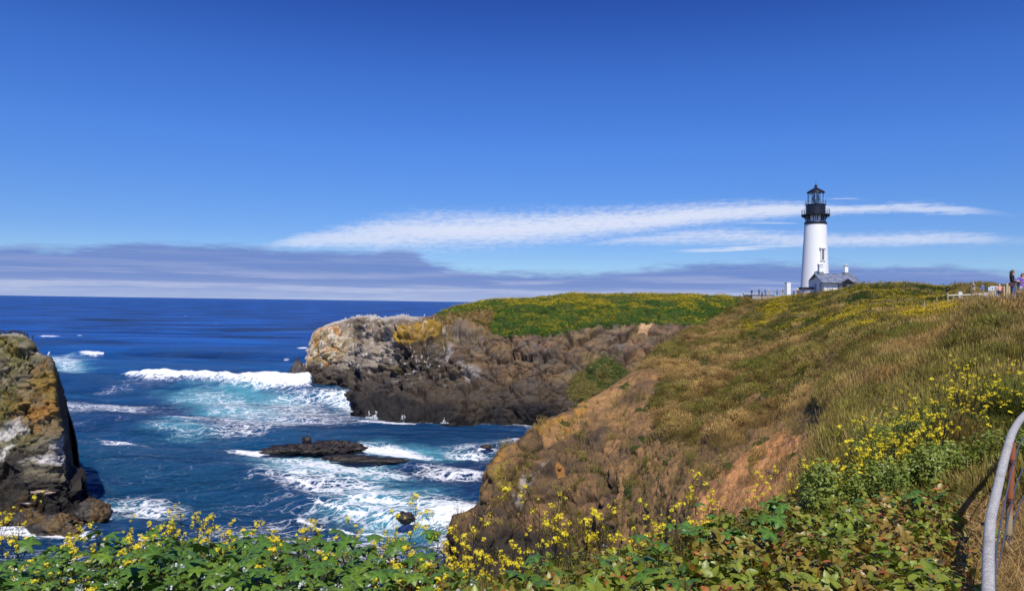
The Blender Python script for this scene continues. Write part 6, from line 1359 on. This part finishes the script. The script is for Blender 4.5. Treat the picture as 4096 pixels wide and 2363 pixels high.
e = empty('round_stone_base', hill_at(971.5, 108), 0); setprops(e, 'low round brown stone base beside the path', 'stone base')
MB().lathe([(.62, -.4), (.62, .72)], 24).build('drum', STONE, e, True); MB().lathe([(.66, .72), (.68, .75), (.66, .82), (0.05, .83)], 24).build('top_slab', mat('stone_top', lin(112, 96, 80), .8), e, True)
def sign(px, d, zb, w_, h_, mt, label, yaw, inset=None):
    e = empty('sign', hill_at(px, d), yaw); setprops(e, label, 'sign')
    for s in (-1, 1): MB().box((s * w_ * .32, .05, zb * .5 - .15), (.09, .09, zb + .5)).build('post', WOODP, e)
    bo = MB().box((0, 0, zb + h_ / 2), (w_, .05, h_)).build('board', mt, e)
    if inset: MB().box((0, -.035, zb + h_ * .52), (w_ * .5, .012, h_ * .38)).build('picture', inset, bo)
sign(960.3, 92, .55, .5, .66, SIGNW, 'white board sign by the rail near the person in black', .1)
sign(992.2, 84, .95, .4, .5, SIGNW, 'white and blue notice panel on posts by the path', -.15, SIGNB)
sign(989.2, 85, .9, .34, .46, mat('sign_pale', lin(176, 196, 210), .5), 'pale blue notice panel left of the white and blue one', .2)
sign(993.2, 87, .5, .75, .9, SIGNK, 'grey-green panel behind the notice boards', 0)
# pale rail
e = empty('path_rail', hill_at(954, 88), 0); setprops(e, 'long pale wooden rail in front of the round stone base', 'rail')
g0 = hill_at(954, 88); ra, rb = P(947.6, 295.2, 86) - g0, P(982.5, 294.0, 92) - g0
MB().tube([ra, rb], .11, 6).build('rail', mat('pale_wood', lin(206, 196, 168), .8), e)
for u in (.0, .14, .40, .66, .99):
    q_ = ra * (1 - u) + rb * u; MB().box((q_[0], q_[1], q_[2] - .6), (.13, .13, 1.45)).build('post', WOODP, e)
MB().tube([rb, rb + np.array([-.9, .3, -.55])], .08, 5).build('brace', WOODP, e)
# wooden posts
for (px, d, h_, lb) in ((1003.8, 60, 1.25, 'leftmost of three pale wooden posts beside the person in black jacket'), (1006.6, 58, 1.42, 'tallest middle post of three beside the person in black jacket'), (1008.7, 62, 1.3, 'rightmost of three wooden posts next to the blue jeans')):
    e = empty('wooden_post', hill_at(px, d)); setprops(e, lb, 'post', 'wooden posts by the path'); MB().box((0, 0, h_ / 2 - .2), (.15, .15, h_ + .4)).build('shaft', WOODP, e); MB().box((0, 0, h_ + .04), (.155, .155, .08), top=(.6, .6)).build('cap', WOODP, e)
for (px, d, lb) in ((924.5, 74, 'thin stake standing in the yellow flowers'), (936.8, 92, 'thin stake left of the person in black cap'), (992.2, 84, 'stout post left of the pink shirt'), (995, 86, 'stout post against the grey-green panel')):
    e = empty('stake', hill_at(px, d)); setprops(e, lb, 'stake'); MB().tube([(0, 0, -.3), (0, 0, 1.15)], [.07, .06], 6).build('shaft', WOODP, e); MB().ell((0, 0, 1.15), (.06, .06, .05), 6, 4).build('tip', WOODP, e)
# dark pipe gate next to the tall figure
gq = hill_at(1016, 40.2); e = empty('pipe_fence', gq); setprops(e, 'dark metal pipe fence at the right edge beside the blue jeans', 'fence')
GATE = mat('gate_metal', lin(96, 104, 100), .5, .1, 30, .15)
xa, xb = P(1015.2, 300, 40.2) - gq, P(1070, 300, 41.5) - gq
for xx in (xa, xa * .5 + xb * .5, xb): MB().tube([(xx[0], xx[1], -.3), (xx[0], xx[1], 1.12)], .05, 6).build('post', GATE, e)
for h_ in (1.1, .75, .42): MB().tube([(xa[0], xa[1], h_), (xb[0], xb[1], h_)], .035, 6).build('rail', GATE, e)

# ================================================================== HANDRAIL IN THE FOREGROUND
HR = [(986, 760, 2.55), (987.5, 660, 3.05), (988, 590, 3.65), (988.6, 548, 4.15), (990.5, 520, 4.5), (996, 494, 4.95), (1003, 464, 5.45), (1008.5, 444, 5.85), (1013, 431, 6.2), (1018.5, 421.5, 6.7), (1027, 412, 7.4), (1045, 398, 9)]
hp = np.array([P(*k_) for k_ in HR]); tq = np.linspace(0, len(HR) - 1, 70); rail_pts = pchip(np.arange(len(HR)), hp, tq)
gm = bpy.data.materials.new('galvanised_pipe'); gm.use_nodes = True; t = NT(gm.node_tree); ps_ = t.a('ShaderNodeTexCoord').outputs['Object']
cl = t.mix(t.rng(t.noise(ps_, 90, 5, .7), .35, .68), tuple(lin(142, 140, 136)), tuple(lin(204, 200, 192))); cl = t.mix(t.rng(t.noise(ps_, 5, 4, .6), .5, .72, 0, .5), cl, tuple(lin(118, 108, 96)))
b_ = t.a('ShaderNodeBsdfPrincipled', {'Base Color': cl, 'Roughness': .55, 'Metallic': .08}); t.l.new(t.a('ShaderNodeBump', {'Strength': .35, 'Distance': .003, 'Height': t.noise(ps_, 160, 4, .6)}).outputs[0], b_.inputs['Normal']); t.a('ShaderNodeOutputMaterial', {0: b_.outputs[0]})
rm_ = bpy.data.materials.new('rusty_pipe'); rm_.use_nodes = True; t = NT(rm_.node_tree); ps_ = t.a('ShaderNodeTexCoord').outputs['Object']; zz = t.a('ShaderNodeSeparateXYZ', {0: ps_}).outputs[2]
rr_ = t.m('ADD', t.rng(zz, .15, .75), t.m('MULTIPLY', t.m('SUBTRACT', t.noise(ps_, 7, 5, .65), .5), 1.3))
cl = t.mix(t.rng(rr_, .3, .7), tuple(lin(168, 150, 116)), tuple(lin(152, 88, 54))); cl = t.mix(t.rng(t.noise(ps_, 40, 4, .6), .55, .75, 0, .5), cl, tuple(lin(96, 52, 32)))
b_ = t.a('ShaderNodeBsdfPrincipled', {'Base Color': cl, 'Roughness': .8}); t.l.new(t.a('ShaderNodeBump', {'Strength': .4, 'Distance': .003, 'Height': t.noise(ps_, 80, 4, .6)}).outputs[0], b_.inputs['Normal']); t.a('ShaderNodeOutputMaterial', {0: b_.outputs[0]})
CAB = mat('steel_cable', lin(92, 98, 110), .5, .6, 120, .15, 30, metal=.4)
pb = P(1006.6, 566, 5.85); hrail = empty('handrail', pb); setprops(hrail, 'galvanised pipe handrail with rusty post and steel cables at the lower right', 'handrail')
RP = [tuple(q_ - pb) for q_ in rail_pts]; tr_ = MB().tube(RP, .030, 14).build('top_rail', gm, hrail, True)
kj = int(np.argmin(np.abs(tq - 6.0))); MB().tube([RP[kj - 1], RP[kj]], .0315, 14).build('joint_collar', gm, tr_, True)
pt = P(1012.6, 442, 5.85) - pb
po_ = MB().tube([(0, 0, -.25), tuple(pt * .5), tuple(pt)], .024, 12).build('post', rm_, hrail, True)
pn = P(984, 900, 2.75) - pb; MB().tube([(pn[0] + .02, pn[1], pn[2] - .7), tuple(np.array(RP[8]) - [0, 0, .02])], .024, 10).build('post', rm_, hrail, True)
pf = np.array(RP[-1]); MB().tube([tuple(pf), (pf[0], pf[1], pf[2] - 1.3)], .024, 10).build('post', rm_, hrail, True)
for u, hh in ((.865, .13), (.555, .42), (.26, .70)):
    ey = pt * u; cab = []
    for k_ in range(0, len(RP), 3):
        q_ = np.array(RP[k_]) - [0, 0, 1]; wgt = 0
        q_ = np.array(RP[k_]); cab.append(q_ - np.array([-.035, 0, hh * .95]))
    o_ = int(np.argmin([np.linalg.norm((c_ - ey)[:2]) for c_ in cab])); sh_ = ey + np.array([0, -.03, 0]) - cab[o_]
    MB().tube([c_ + sh_ for c_ in cab], .0055, 6).build('cable', CAB, hrail, True)
    MB().ring(.02, 0, .0045, 10, tuple(ey + np.array([0, -.03, 0]))).build('eye_bolt', mat('rust_dark', lin(84, 52, 36), .85), po_)
# stone at the corner
q = P(1020, 586, 4.9); lump('flat_stone', q - [0, 0, .02], (.2, .16, .05), .3, 'flat grey stone in the straw at the lower right corner', 'stone', DRY, lin(88, 88, 86), lin(112, 110, 106), 3.7, nlat=18, nlon=24, rough=.15)

# ================================================================== LOOSE ROCKS ON THE SLOPE, BIRDS, SEALS
hxy = HILL['P'].reshape(-1, 3); hpx, hpy = HILL['PX'].ravel(), HILL['PY'].ravel()
gk, gk2 = lin(84, 78, 76), lin(124, 116, 108)
for k, (px, py, w_, h_, lb) in enumerate(((607.5, 410.5, 6.5, 3.6, 'large grey boulder on the upper bare slope'), (579, 414.5, 2.5, 2.0, 'small grey stone left of the large boulder'), (583, 419, 4.5, 2.6, 'rounded brown boulder below the large one'), (600, 421, 1.8, 1.2, 'small dark stone under the large boulder'), (654, 391, 2.6, 1.3, 'pale flat stone near the grass edge'), (560, 467.5, 4.6, 4.0, 'orange lichen-covered boulder on the bluff'), (567, 425, 4.2, 3.2, 'ochre lichen rock on the bluff rim'), (743, 438, 7, 2.6, 'jagged dark outcrop above the orange soil'), (751, 437, 5, 2.8, 'blocky dark rock beside the jagged outcrop'), (806, 434.5, 6.5, 3.6, 'dark rock at the top of the orange soil'), (812, 436.5, 2.6, 1.8, 'small dark stone right of the rock topping the orange soil'), (768, 470, 6.5, 4.0, 'dark purple rock set in the orange soil'), (764, 457.5, 4.0, 2.4, 'small rock in the upper orange soil'), (786, 468, 3.6, 2.0, 'half-buried rock in the right of the orange soil'), (793, 405.5, 3.4, 2.4, 'lone grey rock on the grassy slope'), (724, 446, 4.0, 2.4, 'dark rock at the mouth of the gully'), (666, 463, 3.6, 2.4, 'grey rock beside a green bush on the brown slope'), (688, 461, 3.0, 2.0, 'dark crumbly rock on the brown slope'), (601, 437, 2.0, 1.6, 'stone in the middle of the bluff top'), (545, 459, 4.5, 3.4, 'white-streaked rock on the bluff face'), (908, 381, 1.6, 1.0, 'pale stone in the grass below the meadow'))):
    i_ = np.argmin((hpx - px) ** 2 + (hpy - py) ** 2); c0 = hxy[i_]; dd_ = np.linalg.norm(c0 - CAM); sc = dd_ / F
    ca_, cb_ = (lin(128, 92, 52), lin(150, 110, 58)) if 'orange' in lb and 'soil' not in lb or 'ochre' in lb else ((lin(124, 118, 110), lin(150, 144, 136)) if 'pale' in lb or 'white' in lb else (gk, gk2))
    lump('boulder', c0 - np.array([0, 0, .1 * h_ * sc]), (w_ * .55 * sc, w_ * .5 * sc, h_ * .62 * sc), k * .7, lb, 'rock', DRY, ca_, cb_, 20 + k, 'loose rocks on the slope', 20, 28, .42)
# pale seals hauled out on the stack foot
SEALM = mat('seal_pale', lin(140, 122, 104), .5, .1, 10, .2, 4); SEALD = mat('seal_dark', lin(54, 48, 48), .4, .1, 10, .2, 4)
KV = STACKV.reshape(-1, 3); kx, ky, kd = proj(KV)
def seal(px, py, L, yaw, mt, label):
    ok = np.where((np.hypot(kx - px, ky - py) < 5) & (kd < 78))[0]; k_ = ok[np.argmin(np.hypot(kx[ok] - px, ky[ok] - py) + .25 * (kd[ok] - 66))] if len(ok) else 0
    c0 = KV[k_] if len(ok) else at_sea(px, py, .5); e = empty('seal', c0 + np.array([0, -.1, .12]), R_(yaw)); setprops(e, label, 'seal', 'seals hauled out below the stack'); e.rotation_euler = (0, R_(8), R_(yaw))
    prof = [(-.5, .02), (-.44, .05), (-.32, .10), (-.12, .155), (.08, .17), (.24, .14), (.34, .10), (.40, .095), (.46, .085), (.505, .05), (.52, .02)]
    mb = MB(); n = 10; v = []
    for xx, r in prof:
        zc = .02 + .05 * max(0, xx - .25) / .2 + .03 * max(0, -xx - .3); v += [(xx * L, r * L * math.cos(2 * math.pi * k / n), (zc + r * .85 * math.sin(2 * math.pi * k / n)) * L) for k in range(n)]
    f = [(i * n + k, i * n + (k + 1) % n, (i + 1) * n + (k + 1) % n, (i + 1) * n + k) for i in range(len(prof) - 1) for k in range(n)] + [tuple(range(n))[::-1], tuple((len(prof) - 1) * n + k for k in range(n))]
    mb.add(v, f)
    for s in (-1, 1): mb.tube([(.16 * L, s * .13 * L, -.04 * L), (.1 * L, s * .24 * L, -.1 * L)], [.05 * L, .02 * L], 6); mb.tube([(-.46 * L, s * .02 * L, .02 * L), (-.6 * L, s * .07 * L, .03 * L)], [.035 * L, .03 * L], 6)
    mb.build('body', mt, e, True)
seal(39, 492.5, 1.35, 188, SEALM, 'pale seal lying highest on the rocks below the stack')
seal(48.5, 494, 1.25, 172, SEALM, 'pale seal stretched out right of the highest one')
seal(29.5, 499.5, 1.3, 5, SEALM, 'tan seal lower left on the rocks below the stack')
seal(29, 504.5, 1.5, 20, SEALD, 'dark seal below the tan one')
# birds
BIRDD = mat('bird_dark', lin(40, 36, 36), .7); BIRDW = mat('bird_white', lin(232, 232, 230), .7)
def bird_mesh(mt, nm):
    b = MB(); M = Matrix.Rotation(R_(-62), 3, 'Y'); b.ell((0, 0, .2), (.2, .085, .09), 8, 6, M); b.ell((.07, 0, .43), (.05, .045, .05), 7, 5); b.tube([(.05, 0, .33), (.07, 0, .41)], .04, 6); b.tube([(.11, 0, .43), (.19, 0, .42)], [.018, .004], 4)
    b.tube([(-.08, 0, .06), (-.16, 0, .0)], [.05, .015], 5)
    for s in (-1, 1): b.tube([(.0, s * .03, .08), (.02, s * .035, -.03)], .012, 4)
    me = b.mesh(nm, True); me.materials.append(mt); return me
bmd, bmw = bird_mesh(BIRDD, 'seabird'), bird_mesh(BIRDW, 'gull')
rb_ = random.Random(9); topk = np.where((kx > -10) & (kx < 33) & (kd < 82))[0]
KZ = {}
for px in np.arange(-10, 33, 1.0):
    c_ = topk[(np.abs(kx[topk] - px) < .8)]
    if len(c_): KZ[px] = KV[c_[np.argmax(KV[c_, 2] - .02 * kd[c_])]]
ks = list(KZ)
for k in range(54):
    o = link('seabird', bmd, None); q_ = KZ[ks[k % len(ks)]]; o.location = (q_[0] + rb_.uniform(-.1, .1), q_[1] + rb_.uniform(-.25, .35), q_[2] + .02); o.rotation_euler = (0, 0, rb_.uniform(0, 6.28)); s_ = rb_.uniform(.5, .7); o.scale = (s_,) * 3
    setprops(o, 'dark seabird in the colony crowding the top of the sea stack', 'bird', 'seabird colony on the stack top')
ok = np.where((np.abs(kx - 48.5) < 1.0) & (kd < 80))[0]; q_ = KV[ok[np.argmax(KV[ok, 2])]]
o = link('gull', bmw, None); o.location = q_ + np.array([0, 0, .02]); o.scale = (.85,) * 3; setprops(o, 'single white gull perched on the sharp front peak of the stack', 'bird')
HV = HEAD['P'].reshape(-1, 3); hx_, hy_, hd_ = proj(HV)
for k in range(34):
    px = rb_.uniform(345, 412); c_ = np.where((np.abs(hx_ - px) < .5) & (hd_ < 184))[0]; q_ = HV[c_[np.argmin(hy_[c_])]]
    o = link('gull', bmw, None); o.location = q_ + np.array([rb_.uniform(-.3, .3), rb_.uniform(-1.5, .3), .02]); o.scale = (.62,) * 3; o.rotation_euler = (0, 0, rb_.uniform(0, 6.28)); setprops(o, 'white gull on the whitewashed crest of the headland', 'bird', 'gulls on the headland crest')
for (px, py, lb) in ((424.5, 316, 'lone white gull on the bare neck of the headland'), (467, 320.5, 'white gull resting left of the green scrub'), (470, 320.8, 'second white gull resting by the scrub')):
    c_ = np.argmin((hx_ - px) ** 2 + (hy_ - py) ** 2); o = link('gull', bmw, None); o.location = HV[c_] + np.array([0, 0, .05]); o.scale = (1.2,) * 3; setprops(o, lb, 'bird')
